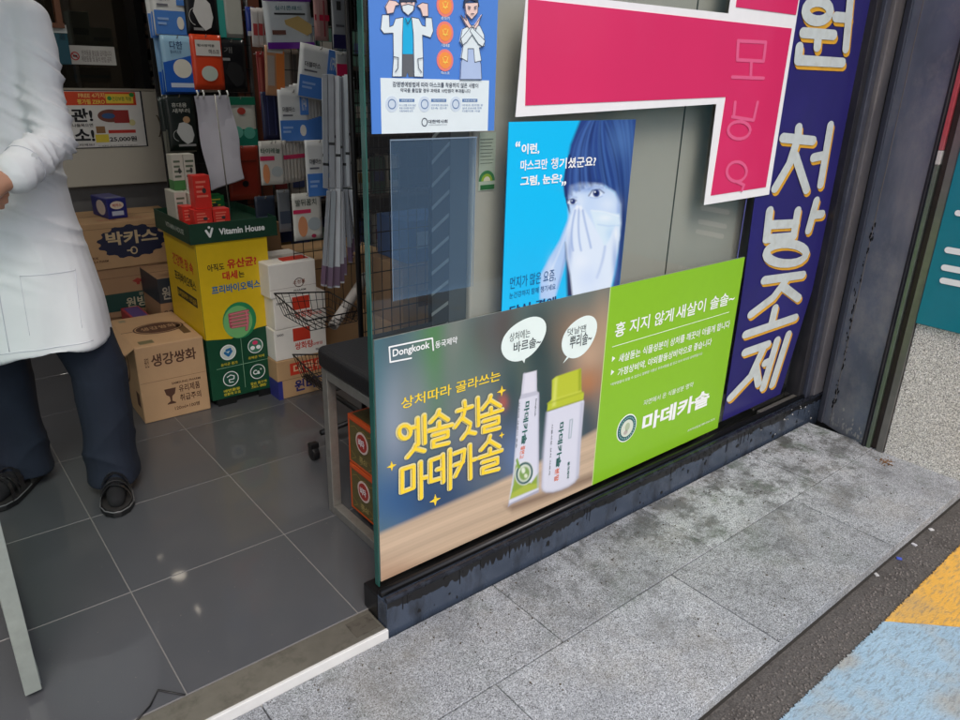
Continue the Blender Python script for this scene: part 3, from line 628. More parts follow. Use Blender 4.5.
vtext('식물성분 상처 치료제', (551.5, 424), (548.5, 475), .006, GI); vtext('동국제약', (567.5, 462), (566.5, 479), .010, G_T, .02)
vtext('Dongkook', (535, 399), (534, 416), .007, GI)
# green half
pth(fa, '흉 지지 않게', (614, 338), (672, 324), .048, WT, .012); pth(fa, '새살이 솔솔~', (675, 320), (733, 306), .048, WT, .012)
a, b_ = ad(612, 347, AY), ad(729, 312, AY); zl = (a[1]+b_[1])/2
fa.rect(a[0], zl-.0008, b_[0], zl+.0008, WT, .001, 'rule_line')
for (x, y) in ((612, 359), (611, 372.5)):
    c = ad(x, y, AY); fa.poly([(c[0], c[1]-.009), (c[0]+.014, c[1]), (c[0], c[1]+.009)], WT, .001, 'arrow_mark')
pth(fa, '새살돋는 식물성분이 상처를 깨끗이 아물게 합니다', (618, 363), (728, 333), .029, WT, .012); pth(fa, '가정상비약, 야외활동상비약으로 좋습니다', (617, 377), (710, 350), .029, WT, .012)
pth(fa, '*피부염증이 있을 수 있으니 첨부된 사용상 주의사항을 잘 읽고 의사 약사와 상의하십시오', (610, 386.5), (701, 361), .011, WT, 0)
pth(fa, '자연에서 온 식물성분 명약', (643, 406), (692, 391), .021, WT, .005)
MK = [((653-0, 0))]
pth(fa, '마데카솔', (641, 433), (707, 410), .068, WT, .034)
pth(fa, '소비자상담실 080-550-7575', (687, 432), (714, 422), .010, WT, 0)
c = ad(626.5, 428, AY)
fa.disc(c[0], c[1], .050, .050, WT, .001, 'emblem'); fa.disc(c[0], c[1], .046, .046, TEAL, .0018, 'emblem'); fa.disc(c[0], c[1], .031, .031, pm((214, 222, 206)), .0026, 'emblem')
fa.disc(c[0], c[1]+.006, .012, .015, pm((176, 190, 160)), .0034, 'emblem'); fa.disc(c[0]-.006, c[1]-.013, .010, .008, pm((186, 178, 170)), .0034, 'emblem')
for k in range(26):
    t_ = 6.283*k/26; fa.rect(c[0]+.0385*math.cos(t_)-.0022, c[1]+.0385*math.sin(t_)-.0025, c[0]+.0385*math.cos(t_)+.0022, c[1]+.0385*math.sin(t_)+.0025, pm((150, 186, 184)), .0022, 'emblem_letter')

# ---- cyan poster with the woman
PY = GY-.003
wp = thing('cyan_poster', (1.1, PY, .7), 'bright cyan poster of a woman covering her mask with both hands', 'poster')
x0, z1 = ad(509, 122, PY); x1 = ad(636, 119, PY)[0]; z0 = .66
P = Paint(x0, x1+.0, z0, z1, PY, .0019); P.C[:] = lin((0, 192, 248)); P.f(490, 100, 3.273)
P.blob(160, 560, 160, 120, (20, 186, 244), .6)
P.f(540, 115, 3.692); rr_ = random.Random(3)
HR = (34, 62, 130); DK = (14, 30, 84); SK = (198, 220, 248); SH = (112, 150, 214); LT = (222, 236, 252)
P.poly([(150, 14), (370, 10), (352, 150), (330, 330), (306, 500), (292, 660), (262, 660), (282, 560), (298, 440), (296, 340), (280, 290), (240, 262), (130, 262), (112, 330), (92, 300), (84, 250), (98, 190), (112, 110)], HR, 3)
def strand(pts, w, c_, al):                      # smooth curve through control points
    out = []
    for i in range(13):
        t = i/12; q = [(1-t)**3, 3*t*(1-t)**2, 3*t*t*(1-t), t**3]; out.append((sum(k*p[0] for k, p in zip(q, pts)), sum(k*p[1] for k, p in zip(q, pts))))
    P.line(out, w, c_, 2.4, al)
for i in range(64):                              # long strands right of the face
    q = rr_.random(); strand([(190+q*150, 10), (255+q*95, 120), (300+q*48, 260), (284+q*34+8*rr_.random(), 480+rr_.random()*170)], 1.5+2.5*rr_.random(), rr_.choice([DK, DK, (70, 112, 184), (96, 140, 204), (34, 60, 132)]), .30)
P.blob(300, 90, 50, 70, (98, 144, 204), .35); P.blob(315, 380, 14, 120, DK, .55)
# face
P.poly([(104, 300), (112, 262), (150, 250), (230, 255), (276, 285), (296, 330), (298, 400), (290, 460), (240, 520), (150, 500), (108, 400)], SK, 4)
P.blob(250, 330, 34, 30, LT, .7); P.blob(150, 320, 16, 30, LT, .6); P.blob(170, 275, 60, 12, SH, .55); P.blob(132, 345, 12, 20, (156, 186, 232), .6); P.blob(290, 350, 8, 50, SH, .5)
for i in range(70):                              # fringe
    q = i/69; fx1 = 98+q*178; fy1 = 300-52*math.sin(min(1, q*1.5)*1.57)+30*max(0, q-.7)*3.3*.9+rr_.uniform(-16, 12)
    strand([(176+q*60, 20), (118+q*118, 90), (96+q*158, 170), (fx1, fy1)], 2+3*rr_.random(), rr_.choice([HR, DK, (34, 62, 134), (62, 102, 174), (84, 128, 196)]), .5)
P.blob(160, 150, 40, 46, (70, 112, 184), .25)
for i in range(10): strand([(110, 150), (92, 210), (88, 270), (96+i*1.6, 300+i*7)], 3, DK if i % 2 else HR, .6)
# eyes
P.line([(100, 306), (116, 300), (134, 305)], 3, (96, 124, 190), 3, .5); P.line([(180, 272), (204, 262), (232, 268)], 4, (96, 124, 190), 3, .55)
P.ell(118, 321, 17, 10, (226, 238, 252), 1.2); P.ell(121, 319, 10, 11, (16, 44, 110), 1.5); P.ell(118, 316, 2.5, 2.5, (230, 242, 255), 1); P.line([(98, 322), (110, 311), (134, 316)], 3.6, (24, 44, 106), 1.6, .9); P.line([(104, 330), (120, 334), (134, 329)], 1.6, SH, 1.5, .7)
P.ell(206, 291, 24, 13, (226, 238, 252), 1.2, rot=-.12); P.ell(208, 289, 13, 14, (18, 50, 120), 1.5); P.ell(208, 289, 6, 7, (8, 22, 70), 1.5); P.ell(203, 284, 3, 3, (236, 246, 255), 1); P.line([(180, 298), (194, 278), (220, 275), (236, 287)], 4, (24, 44, 106), 1.6, .9); P.line([(186, 304), (208, 308), (230, 300)], 1.6, SH, 1.6, .7)
# mask
P.poly([(186, 352), (220, 352), (260, 362), (292, 366), (296, 400), (290, 440), (262, 500), (220, 480)], (216, 236, 250), 2.5); P.line([(190, 352), (240, 358), (292, 374)], 2, (240, 248, 254), 1.6, .8); P.line([(214, 404), (250, 410), (292, 408)], 2.5, (170, 204, 238), 2, .8); P.blob(262, 440, 20, 30, (176, 212, 244), .6); P.blob(240, 380, 26, 12, (240, 248, 254), .6)
# back hand
P.poly([(0, 680), (2, 590), (40, 520), (74, 462), (98, 402), (112, 364), (124, 356), (120, 396), (104, 460), (98, 530), (78, 600), (54, 680)], (176, 206, 244), 3)
P.blob(40, 590, 14, 50, LT, .6); strand([(116, 372), (98, 440), (70, 510), (30, 600)], 4, LT, .7); strand([(118, 400), (100, 470), (92, 540), (64, 640)], 5, SH, .6)
P.poly([(94, 470), (96, 560), (100, 670), (132, 670), (116, 580), (106, 500)], DK, 3)
# front hand
P.poly([(96, 470), (100, 420), (112, 376), (124, 344), (138, 334), (150, 338), (166, 352), (186, 384), (206, 420), (226, 458), (240, 486), (256, 462), (270, 424), (280, 410), (291, 414), (294, 444), (286, 510), (272, 590), (254, 670), (120, 670), (112, 590), (100, 530)], LT, 2.5)
for L_ in ([(130, 352), (116, 410), (112, 460), (122, 500)], [(144, 346), (140, 410), (142, 460), (152, 500)], [(158, 352), (168, 410), (180, 450), (188, 490)]): strand(L_, 5, SH, .55); strand(L_, 2, (96, 134, 206), .4)
strand([(240, 486), (236, 520), (226, 560), (210, 600)], 8, SH, .45); P.blob(110, 500, 10, 60, SH, .55); P.blob(276, 540, 10, 70, SH, .6); P.blob(180, 600, 40, 50, (206, 224, 250), .7); P.blob(150, 540, 30, 30, (236, 244, 254), .5); P.blob(280, 440, 5, 20, (240, 248, 254), .7)
for (x, y) in ((137, 340), (150, 343)): P.ell(x, y, 5, 8, (240, 246, 254), 2, .8)
# outline limit at the right edge (sheet slants slightly)
P.build('photo_print', wp, M_PRINT)
MB().bx(x0, x1, PY+.0004, GY-.0004, z0, z1).build('paper_sheet', pm((0, 150, 210)), wp)
fw = Face((0, PY, 0), (1, 0, 0), (0, 0, 1), wp)
pt(fw, '이런,', (521, 155), (539.5, 143), WT, .03, Y=PY); pt(fw, '마스크만', (520, 171), (547.5, 158.5), WT, .022, Y=PY); pt(fw, '챙', (550.5, 169.2), (558, 157.6), WT, .012, Y=PY); pt(fw, '기셨군요?', (558.6, 169), (596, 155.8), WT, .022, Y=PY); pt(fw, '그럼, 눈은?', (520, 187), (562, 173), WT, .03, Y=PY)
pt(fw, '“', (515, 147), (520, 141), WT, .04, Y=PY); pt(fw, '”', (561, 186), (566, 181), WT, .04, Y=PY)
DB = pm((16, 84, 140), .5)
pth(fw, '먼지가 많은 요즘,', (509.5, 290), (555, 282), .034, DB, 0, Y=PY); pth(fw, '눈건강까지 함께 챙기세요', (509, 299), (555, 291), .017, DB, 0, Y=PY); pt(fw, '당신 곁에', (509, 316), (556, 296), pm((8, 50, 104)), .02, Y=PY)

# ---- light blue notice poster
np_ = thing('blue_notice_poster', (.65, PY, 1.22), 'light blue notice poster with two cartoon medical figures and a white text panel', 'poster')
X0, Z0 = ad(372, 133.5, PY); X1, _ = ad(494, 131, PY); Z0 = (Z0+ad(494, 131, PY)[1])/2
MB().bx(X0, X1, PY, GY-.0006, Z0, Z0+.62).build('paper_sheet', mat('poster_blue', (78, 132, 214), .35, var=.05, scale=6, coat=.2), np_)
fn = Face((0, PY, 0), (1, 0, 0), (0, 0, 1), np_)
def q5(*p): return [ad(360+x/5.14, y/5.14, PY) for x, y in p]
CW = pm((224, 236, 240), .45); CK = pm((52, 62, 84), .5); SKN = pm((238, 208, 200), .5)
lay = [.0008]
def shp(m, *p, name='printed_figure', out=True):
    lay[0] += .00025; fn.poly(q5(*p), m, lay[0], name)
    if out: lay[0] += .0001; fn.strokes([q5(*p, p[0])], .0014, CK, lay[0], name='outline', step=.000004)
lay[0] = .0008
a, b_ = q5((104, 400), (655, 672)); fn.rect(a[0], b_[1], b_[0], a[1], CW, .0009, 'text_panel')
# left figure
shp(pm((96, 100, 106)), (215, 275), (272, 275), (275, 395), (250, 395), (243, 370), (236, 395), (214, 395), out=False)
shp(pm((24, 176, 226)), (222, 92), (262, 92), (270, 180), (270, 278), (218, 278), (216, 180), out=False)
shp(CW, (220, 88), (180, 96), (168, 130), (150, 138), (148, 76), (112, 76), (104, 150), (120, 172), (168, 170), (170, 300), (164, 394), (214, 394), (216, 180))
shp(CW, (262, 88), (300, 96), (316, 130), (334, 136), (334, 90), (366, 92), (374, 160), (360, 194), (318, 180), (322, 300), (322, 396), (276, 394), (272, 180))
shp(SKN, (205, 12), (280, 10), (276, 50), (244, 74), (212, 50)); shp(CW, (212, 30), (244, 22), (274, 30), (270, 56), (244, 80), (216, 56))
shp(CK, (198, 18), (206, -20), (280, -22), (290, 14), (280, 4), (205, 8), out=False)
shp(SKN, (136, 72), (126, 34), (146, 0), (180, 6), (200, 24), (178, 30), (168, 66)); shp(SKN, (318, 84), (306, 46), (288, 30), (316, 14), (344, 20), (346, 84))
fn.strokes([q5((228, 8), (234, 14)), q5((256, 8), (262, 14))], .0022, CK, lay[0]+.0003, name='eyes')
fn.strokes([q5((168, 292), (192, 296), (190, 350), (176, 370)), q5((318, 298), (292, 302), (296, 350), (312, 372)), q5((228, 96), (240, 124), (256, 94))], .0016, CK, lay[0]+.0004, name='outline')
# right figure
shp(pm((176, 196, 230)), (544, 246), (590, 246), (616, 330), (620, 408), (510, 408), (514, 320)); shp(CW, (520, 150), (560, 130), (610, 132), (632, 180), (634, 236), (606, 246), (618, 312), (584, 320), (578, 250), (548, 250), (546, 316), (514, 298), (524, 240), (508, 214))
shp(SKN, (532, 16), (600, 14), (598, 66), (568, 100), (540, 72)); shp(CK, (526, 40), (534, -10), (598, -12), (606, 36), (596, 10), (566, 0), (540, 12), out=False)
shp(SKN, (556, 150), (534, 120), (512, 78), (524, 92), (540, 106), (536, 80), (556, 122), (580, 150)); shp(SKN, (570, 148), (596, 112), (620, 76), (608, 102), (600, 130), (584, 150))
shp(CW, (510, 200), (560, 140), (590, 148), (540, 216), (520, 232)); shp(CW, (634, 210), (566, 140), (556, 160), (600, 226), (622, 240))
fn.strokes([q5((548, 44), (556, 46)), q5((580, 46), (588, 44)), q5((562, 72), (576, 72)), q5((546, 34), (558, 38)), q5((578, 38), (590, 33))], .002, CK, lay[0]+.0003, name='face_marks')
ORg = pm((244, 150, 70)); ORh = pm((236, 130, 120), .5)
for i, cy in enumerate((28, 168, 310)):
    c = q5((436, cy))[0]; fn.disc(c[0], c[1], .022, .022, ORh, .0010, 'virus_icon'); fn.disc(c[0], c[1], .0165, .0165, ORg, .0014, 'virus_icon')
    fn.strokes([q5((424, cy-14), (428, cy+4), (436, cy+16), (444, cy+3), (450, cy-16)), q5((425, cy+9), (448, cy+10)), q5((431, cy-18), (441, cy-18))], .002, pm((250, 210, 90)), .0018, name='virus_icon')
    pt(fn, ('손씻기', '기침예절', '마스크')[i], (360+416/5.14, (cy+72)/5.14), (360+458/5.14, (cy+58)/5.14), CW, .01, Y=PY)
def nt_(txt, x, y, x2, y2, m=CK, b=0): pt(fn, txt, (360+x/5.14, y/5.14), (360+x2/5.14, y2/5.14), m, b, .0016, Y=PY)
nt_('감염병예방법에 따라 마스크를 착용하지 않은 사람이', 166, 446, 606, 428, b=.012); nt_('약국을 출입할 경우 과태료 10만원이 부과됩니다', 206, 474, 566, 458, b=.012)
BLg = pm((96, 130, 176))
for (cx, t1, tx, ls) in ((162, '과태료 부과', 200, ('마스크를 쓰지 않은', '착용 의무를 위반한', '이용자에게 부과')), (330, '계도기간 운영', 364, ('의무착용 장소에서', '단속 안내')), (490, '대상시설', 524, ('약국과 편의점 등', '실내 공공시설 전체', '다중이용 시설'))):
    c = q5((cx, 535))[0]; fn.disc(c[0], c[1], .016, .016, pm((206, 220, 234)), .0014, 'icon'); fn.ring(c[0], c[1], .010, .010, .002, BLg, .0018, name='icon')
    a, b_ = q5((tx, 524), (tx+78, 508)); fn.rect(a[0], a[1], b_[0], b_[1], BLg, .0013, 'icon_bar'); nt_(t1, tx+10, 522, tx+68, 511, CW)
    for k, s_ in enumerate(ls): nt_(s_, tx, 546+k*15, tx+(86 if cx != 490 else 106)-8*k, 535+k*15, BLg)
c = q5((330, 628))[0]; fn.ring(c[0], c[1], .008, .009, .002, CK, .0014, name='emblem'); nt_('대한약사회', 348, 634, 448, 614, b=.02); nt_('KOREAN PHARMACEUTICAL', 352, 644, 446, 638)

# ---- clear sheet, energy label
cs = thing('clear_plastic_sheet', (.62, PY, .88), 'blank milky clear plastic sheet hung on the glass below the notice poster', 'plastic sheet')
X0, Z1 = ad(390, 140, PY); X1, _ = ad(477, 138, PY); Z0 = ad(390, 296, PY)[1]
Z0b = ad(468, 287, PY)[1]
msheet = glassy('milky_film', (.86, .92, .97), 1.3, .10, body=.12, bodycol=lin((120, 156, 190)))
MB().prism([(X0, PY, Z1), (X1, PY, Z1), (X1-.008, PY, Z0b), (X0+.002, PY, Z0b)], (0, .0008, 0)).build('film', msheet, cs)
mt = pm((120, 138, 156), .3)
MB().bx(X0, X1, PY-.0008, PY+.001, Z1-.002, Z1+.001).build('film_edge', mt, cs); MB().bx(X0, X0+.0012, PY-.0006, PY+.001, Z0b, Z1-.0025).build('film_edge', mt, cs); MB().bx(X1-.0035, X1-.0022, PY-.0006, PY+.001, Z0b, Z1-.0025).build('film_edge', mt, cs)

# ================================================================== CORNER PILLAR AND RETURN WALL
pl = thing('corner_pillar', (2.70, -.68, -.03), 'weathered blue grey metal corner pillar with chipped paint at its foot', 'pillar')
m_pil = mat('pillar_paint', (124, 132, 146), .5, .0, var=.3, scale=5, dirt=.8, dirtcol=(168, 166, 168), dscale=4.2, streak=(1, 1, .35), coat=.15)
mb = MB(); mb.prism([(2.7425, -.548, -.045), (2.612, -.815, -.045), (2.80, -.815, -.045), (2.80, -.548, -.045)], (0, 0, 3.0)); mb.build('pillar_casing', m_pil, pl, bevel=.003)
dn = Vector((.612-.7425, -.267, 0)); dn = Vector((2.612-2.7425, -.815+.548, 0)).normalized(); nn_ = Vector((-.9, .44, 0)).normalized()
def pface(d, w, off, z0=-.045, z1=2.95):
    a = Vector((2.7425, -.548, z0))+dn*d; mb = MB(); mb.prism([a, a+dn*w, a+dn*w+nn_*off, a+nn_*off], (0, 0, z1-z0)); return mb
pface(.006, .030, .010).build('folded_edge', mat('pillar_edge', (82, 86, 98), .4, .15, dirt=.5, dirtcol=(120, 116, 118), streak=(1, 1, .3)), pl, bevel=.003)
pface(.075, .004, .0012).build('panel_seam', pm((140, 134, 130), .5), pl)
pface(.285, .012, .012).build('folded_edge', m_frame, pl, bevel=.002)
mb = MB()
fp = Face((2.7425, -.548, 0), dn, (0, 0, 1), pl)
if fp.n.dot(nn_) < 0: fp.n = -fp.n
for i in range(46):
    a = random.uniform(.05, .27); z = abs(random.gauss(0, .03))-.02; n = random.randint(5, 7); r = random.uniform(.002, .012)
    pts = [fp.P(a+r*.7*math.cos(6.283*k/n)*random.uniform(.4, 1.3), z+r*math.sin(6.283*k/n)*random.uniform(.4, 1.6), .0006+i*.00001) for k in range(n)]; mb.add(pts, [tuple(range(n))])
o = mb.build('chipped_spots', pm((188, 186, 182), .8), pl); o['kind'] = 'stuff'
mb = MB()
for i in range(80):
    z = random.uniform(.05, .85); a = .075+random.gauss(0, .006)+.02*math.sin(z*9)*.4; n = 6; r = random.uniform(.001, .005)
    pts = [fp.P(a+r*math.cos(6.283*k/n)*random.uniform(.4, 1.3), z+2*r*math.sin(6.283*k/n)*random.uniform(.4, 1.6), .0016+i*.00001) for k in range(n)]; mb.add(pts, [tuple(range(n))])
o = mb.build('rust_pits', pm((18, 16, 18), .8), pl); o['kind'] = 'stuff'

mq = m_pil.node_tree; bq_ = mq.nodes['Principled BSDF']; gq = [n for n in mq.nodes if n.type == 'NEW_GEOMETRY'][0]; old = bq_.inputs['Base Color'].links[0].from_socket
nq = mq.nodes.new('ShaderNodeTexNoise'); nq.inputs['Scale'].default_value = 2.6; nq.inputs['Detail'].default_value = 10; nq.inputs['Roughness'].default_value = .75; mq.links.new(gq.outputs['Position'], nq.inputs['Vector'])
rq = mq.nodes.new('ShaderNodeMapRange'); rq.inputs['From Min'].default_value = .50; rq.inputs['From Max'].default_value = .68; rq.inputs['To Max'].default_value = .55; mq.links.new(nq.outputs['Fac'], rq.inputs['Value'])
xq = mq.nodes.new('ShaderNodeMix'); xq.data_type = 'RGBA'; mq.links.new(rq.outputs[0], xq.inputs['Factor']); mq.links.new(old, xq.inputs['A']); xq.inputs['B'].default_value = (*lin((186, 182, 178)), 1); mq.links.new(xq.outputs['Result'], bq_.inputs['Base Color'])
fs = thing('door_channel_frame', (2.66, -.85, -.03), 'upright channel of grey, brown and silver metal strips beside the granite wall', 'metal frame')
zr = at(936, 165, 0, 2.606).z
MB().bx(2.6055, 2.75, -.832, -.817, zr+.05, 2.95).build('red_strip', mat('strip_red_reflection', (176, 70, 78), .4, var=.15, dirt=.5, dirtcol=(130, 120, 120)), fs, bevel=.002)  # red reflection on the metal, painted as the strip's own colour
MB().bx(2.6055, 2.75, -.832, -.817, zr+.001, zr+.049).build('white_strip', pm((196, 192, 188)), fs, bevel=.002)
MB().bx(2.606, 2.75, -.832, -.817, -.045, zr).build('side_strip', mat('strip_grey_green', (112, 122, 112), .3, .6, var=.15, dirt=.6, dirtcol=(104, 130, 78), dscale=2.2, streak=(1, 1, .4)), fs, bevel=.002)
MB().bx(2.622, 2.75, -.856, -.833, -.045, 2.95).build('brown_groove', mat('brown_groove', (64, 54, 50), .4, .4, var=.2, dirt=.5, dirtcol=(96, 86, 80), streak=(1, 1, .2)), fs)
MB().bx(2.604, 2.75, -.884, -.857, -.045, 2.95).build('silver_strip', mat('silver_strip', (136, 134, 130), .3, .8, var=.12, dirt=.6, dirtcol=(92, 88, 84), dscale=8, streak=(1, 1, .2)), fs, bevel=.002)

M_GRW = granite('wall_granite', (198, 195, 188), .8, stain=0)
M_GRW.node_tree.nodes['Voronoi Texture'].inputs['Scale'].default_value = 380
gw = thing('granite_wall', (2.7, -1.02, -.03), 'low speckled beige granite wall panel under the teal sign', 'wall')
MB().bx(2.614, 2.80, -1.163, -.885, -.045, .54).build('granite_panel', M_GRW, gw, bevel=.003)
MB().bx(2.612, 2.80, -1.30, -1.165, -.045, .54).build('end_panel', mat('end_panel', (132, 112, 96), .7, var=.15, scale=30), gw, bevel=.003)
mb = MB()
ts = thing('teal_sign', (2.6, -1.3, .528), 'large teal sign board with white strokes above the granite wall', 'sign')
MB().bx(2.597, 2.75, -1.75, -.886, .528, 2.4).build('sign_board', mat('teal_film', (0, 122, 140), .35, var=.05, coat=.2), ts, bevel=.003)
ftl = Face((2.5955, 0, 0), (0, -1, 0), (0, 0, 1), ts)
def xd(x, y): p = at(x, y, 0, 2.5955); return (-p.y, p.z)
for a in ((948, 250), (944.5, 267.5), (943, 280.5)):
    q = xd(*a); ftl.strokes([[q, (q[0]+.13, q[1])]], .022, WT, h=.001)
q = xd(958, 213); ftl.strokes([[q, (q[0]+.03, q[1])]], .02, WT, h=.001)
struct('side_building_wall', bmx(2.81, 5.2, -1.75, -.43, -.16, 3.9), mat('side_wall', (110, 108, 104), .7))
# the rust stain and dirt pile at the foot of the strips
p = at(886, 462, 2, -.024)
mb = MB()
for i in range(60):
    a = random.gauss(0, .018), random.gauss(0, .012); r = random.uniform(.001, .003); mb.box((p.x+a[0], p.y+a[1], -.0235+r*.3), (r*2, r*1.6, r), Matrix.Rotation(i, 3, 'Z'))
o = mb.build('rusty_crumbs', mat('rust', (120, 88, 58), .9, var=.4), kind='stuff')

# ================================================================== GLASS DOOR (open, edge-on)
gd = thing('open_glass_door', (-.365, -.1, .015), 'open glass shop door seen along its grey edge stile', 'door')
d0 = at(25, 695, 2, .02); d1 = at(42, 688, 2, .02)
st_m = mat('stile_grey', (158, 166, 160), .35, .35, var=.12, scale=25, dirt=.3, dirtcol=(120, 124, 118), dscale=16)
mb = MB(); mb.prism([(d0.x, d0.y, .015), (d1.x, d1.y+.002, .015), (d1.x, d1.y+.020, .015), (d0.x, d0.y+.018, .015)], (0, 0, 2.15)); mb.build('door_stile', st_m, gd, bevel=.0015)
MB().bx(d0.x+.014, d0.x+.026, d0.y+.021, d0.y+.78, .06, 2.12).build('door_pane', glassy('door_glass', (.80, .93, .88), 1.2), gd)
MB().bx(d0.x+.004, d0.x+.036, d0.y+.021, d0.y+.78, .015, .058).build('bottom_rail', st_m, gd, bevel=.001)
MB().bx(d0.x+.004, d0.x+.036, d0.y+.021, d0.y+.78, 2.122, 2.165).build('top_rail', st_m, gd, bevel=.001)

# ================================================================== INTERIOR
# tall appliance close behind the glass
ap = thing('tall_cabinet_unit', (1.55, -.2, 0), 'tall pale grey green appliance standing close behind the shop glass', 'appliance')
ax0 = at(471, 250, 1, -.42).x
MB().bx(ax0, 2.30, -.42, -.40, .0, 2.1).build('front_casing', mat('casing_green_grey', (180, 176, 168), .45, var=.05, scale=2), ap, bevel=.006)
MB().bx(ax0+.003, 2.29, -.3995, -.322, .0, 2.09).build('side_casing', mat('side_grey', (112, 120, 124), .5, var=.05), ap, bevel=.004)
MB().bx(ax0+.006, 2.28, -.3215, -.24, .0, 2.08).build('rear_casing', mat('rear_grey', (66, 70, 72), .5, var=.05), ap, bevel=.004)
for k in range(26):
    z = .2+k*.06; mb = MB(); mb.prism([(ax0+.0055, -.319, z+.02), (ax0+.0055, -.243, z-.035), (ax0+.0055, -.243, z-.025), (ax0+.0055, -.319, z+.03)], (-.0015, 0, 0)); mb.build('vent_slat', pm((176, 182, 180)), ap)
MB().bx(1.66, 1.664, -.4225, -.4205, .1, 2.05).build('door_gap', pm((60, 64, 60)), ap)
el = thing('energy_label', (at(486, 165, 1, -.4205).x, -.4205, 1.0), 'small green energy rating label with notice text on the pale appliance', 'label')
fe = Face((0, -.4215, 0), (1, 0, 0), (0, 0, 1), el)
def q6(x, y): return ad(x, y, -.4215)
a, b_ = q6(478, 213-22), q6(496, 132); fe.rect(a[0], a[1], b_[0], b_[1], pm((186, 196, 182)), .0008, 'label_paper')
for k in range(8):
    a, b_ = q6(480, 140+k*3.4), q6(493-(k % 3), 138.6+k*3.4); fe.rect(a[0], a[1], b_[0], b_[1], pm((120, 130, 122)), .0014, 'label_line')
for r_, c_ in ((.026, (60, 130, 80)), (.018, (150, 180, 60)), (.011, (230, 220, 200))):
    c = q6(486.5, 181); fe.poly([(c[0]+r_*math.cos(math.pi*k/16), c[1]+r_*math.sin(math.pi*k/16)) for k in range(17)], pm(c_), .001+(.03-r_)*.03, 'rating_arc')
a, b_ = q6(480, 190), q6(494, 184); fe.rect(a[0], a[1], b_[0], b_[1], pm((40, 110, 60)), .0015, 'label_band')

# counter with cream front, tinted partition
ct = thing('counter', (0, 2.4, 0), 'cream fronted pharmacy counter with a smoky glass partition on top', 'counter')
MB().bx(-2.2, .925, 2.2, 2.26, .79, 1.236).build('cream_panel', mat('cream_panel', (196, 190, 176), .5, var=.03, scale=3), ct, bevel=.004)
MB().bx(-2.2, .925, 2.262, 2.9, 0, 1.20).build('counter_body', mat('counter_grey', (112, 110, 108), .6), ct)
MB().bx(-2.2, .927, 2.196, 2.23, 1.238, 1.246).build('top_edge', pm((168, 160, 146)), ct)
MB().bx(-2.2, .80, 2.235, 2.243, 1.247, 2.05).build('partition_glass', glassy('smoky_glass', (.52, .50, .47), 1.6, .03, body=.10, bodycol=lin((90, 84, 76))), ct)
hd = MB().tube([(.872, 2.198, 1.12), (.872, 2.182, 1.12), (.885, 2.180, 1.07), (.872, 2.182, 1.02), (.872, 2.198, 1.02)], .003, 6).build('cabinet_handle', mat('brass', (110, 96, 70), .4, .7), ct, smooth=True)
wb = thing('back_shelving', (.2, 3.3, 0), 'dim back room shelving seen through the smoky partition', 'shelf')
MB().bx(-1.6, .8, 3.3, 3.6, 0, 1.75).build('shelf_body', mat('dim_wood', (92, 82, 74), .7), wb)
# things standing on the counter behind glass
k = 0
for (x, y, x2, y2, c, lab) in ((73, 12, 88, 44, (150, 176, 176), 'small pale green carton behind the smoky glass above the poster, left of two'), (93, 28, 111, 47, (150, 172, 170), 'small pale carton behind the smoky glass, right of two'), (72, 68, 110, 82, (120, 126, 122), 'low row of bottles behind the smoky glass under the white notice')):
    a = at(x, y2, 1, 2.45); b_ = at(x2, y, 1, 2.45)
    t_ = thing('carton', ((a.x+b_.x)/2, 2.5, a.z), lab, 'carton'); MB().bx(a.x, b_.x, 2.45, 2.55, a.z, b_.z).build('carton_body', pm(c), t_, bevel=.002)
    MB().bx(a.x+.01, b_.x-.01, 2.4485, 2.4497, a.z+(b_.z-a.z)*.3, a.z+(b_.z-a.z)*.5).build('printed_band', pm((70, 110, 120)), t_)
sh = thing('counter_shelf', (.4, 2.5, 1.2), 'thin glass shelf carrying cartons behind the smoky partition', 'shelf'); MB().bx(-.3, .79, 2.40, 2.60, at(90, 47, 1, 2.45).z-.012, at(90, 47, 1, 2.45).z-.001).build('shelf_plate', pm((110, 120, 118)), sh)
def qb(x, y, Y): p = at(x, y, 1, Y); return (p.x, p.z)
ns = thing('notice_strip', (.5, 2.23, 1.4), 'white notice strip with a red prohibition ring on the smoky glass', 'notice')
fs_ = Face((0, 2.232, 0), (1, 0, 0), (0, 0, 1), ns); a, b_ = qb(68, 64, 2.232), qb(114, 47, 2.232)
fs_.rect(a[0], a[1], b_[0], b_[1], pm((206, 204, 200)), .0012, 'notice_paper'); c = qb(75, 56, 2.232)
fs_.ring(c[0], c[1], .019, .019, .005, pm((190, 50, 50)), .002, name='red_ring'); fs_.strokes([[(c[0]-.013, c[1]+.011), (c[0]+.013, c[1]-.011)]], .004, pm((190, 50, 50)), h=.0022, name='red_bar'); fs_.poly([(c[0]-.010, c[1]-.003), (c[0]-.006, c[1]+.006), (c[0]+.009, c[1]+.004), (c[0]+.010, c[1]-.005)], M_INK, .0016, 'animal_mark')
for (t_, y0) in (('반려동물 출입을 금지합니다', 54), ('애완동물 및 음식 반입 금지', 60)):
    a, b_ = qb(82, y0+1.5, 2.232), qb(111, y0-3, 2.232); fs_.text(t_, a[0], a[1], b_[0]-a[0], b_[1]-a[1], pm((90, 70, 70)), 0, .002)
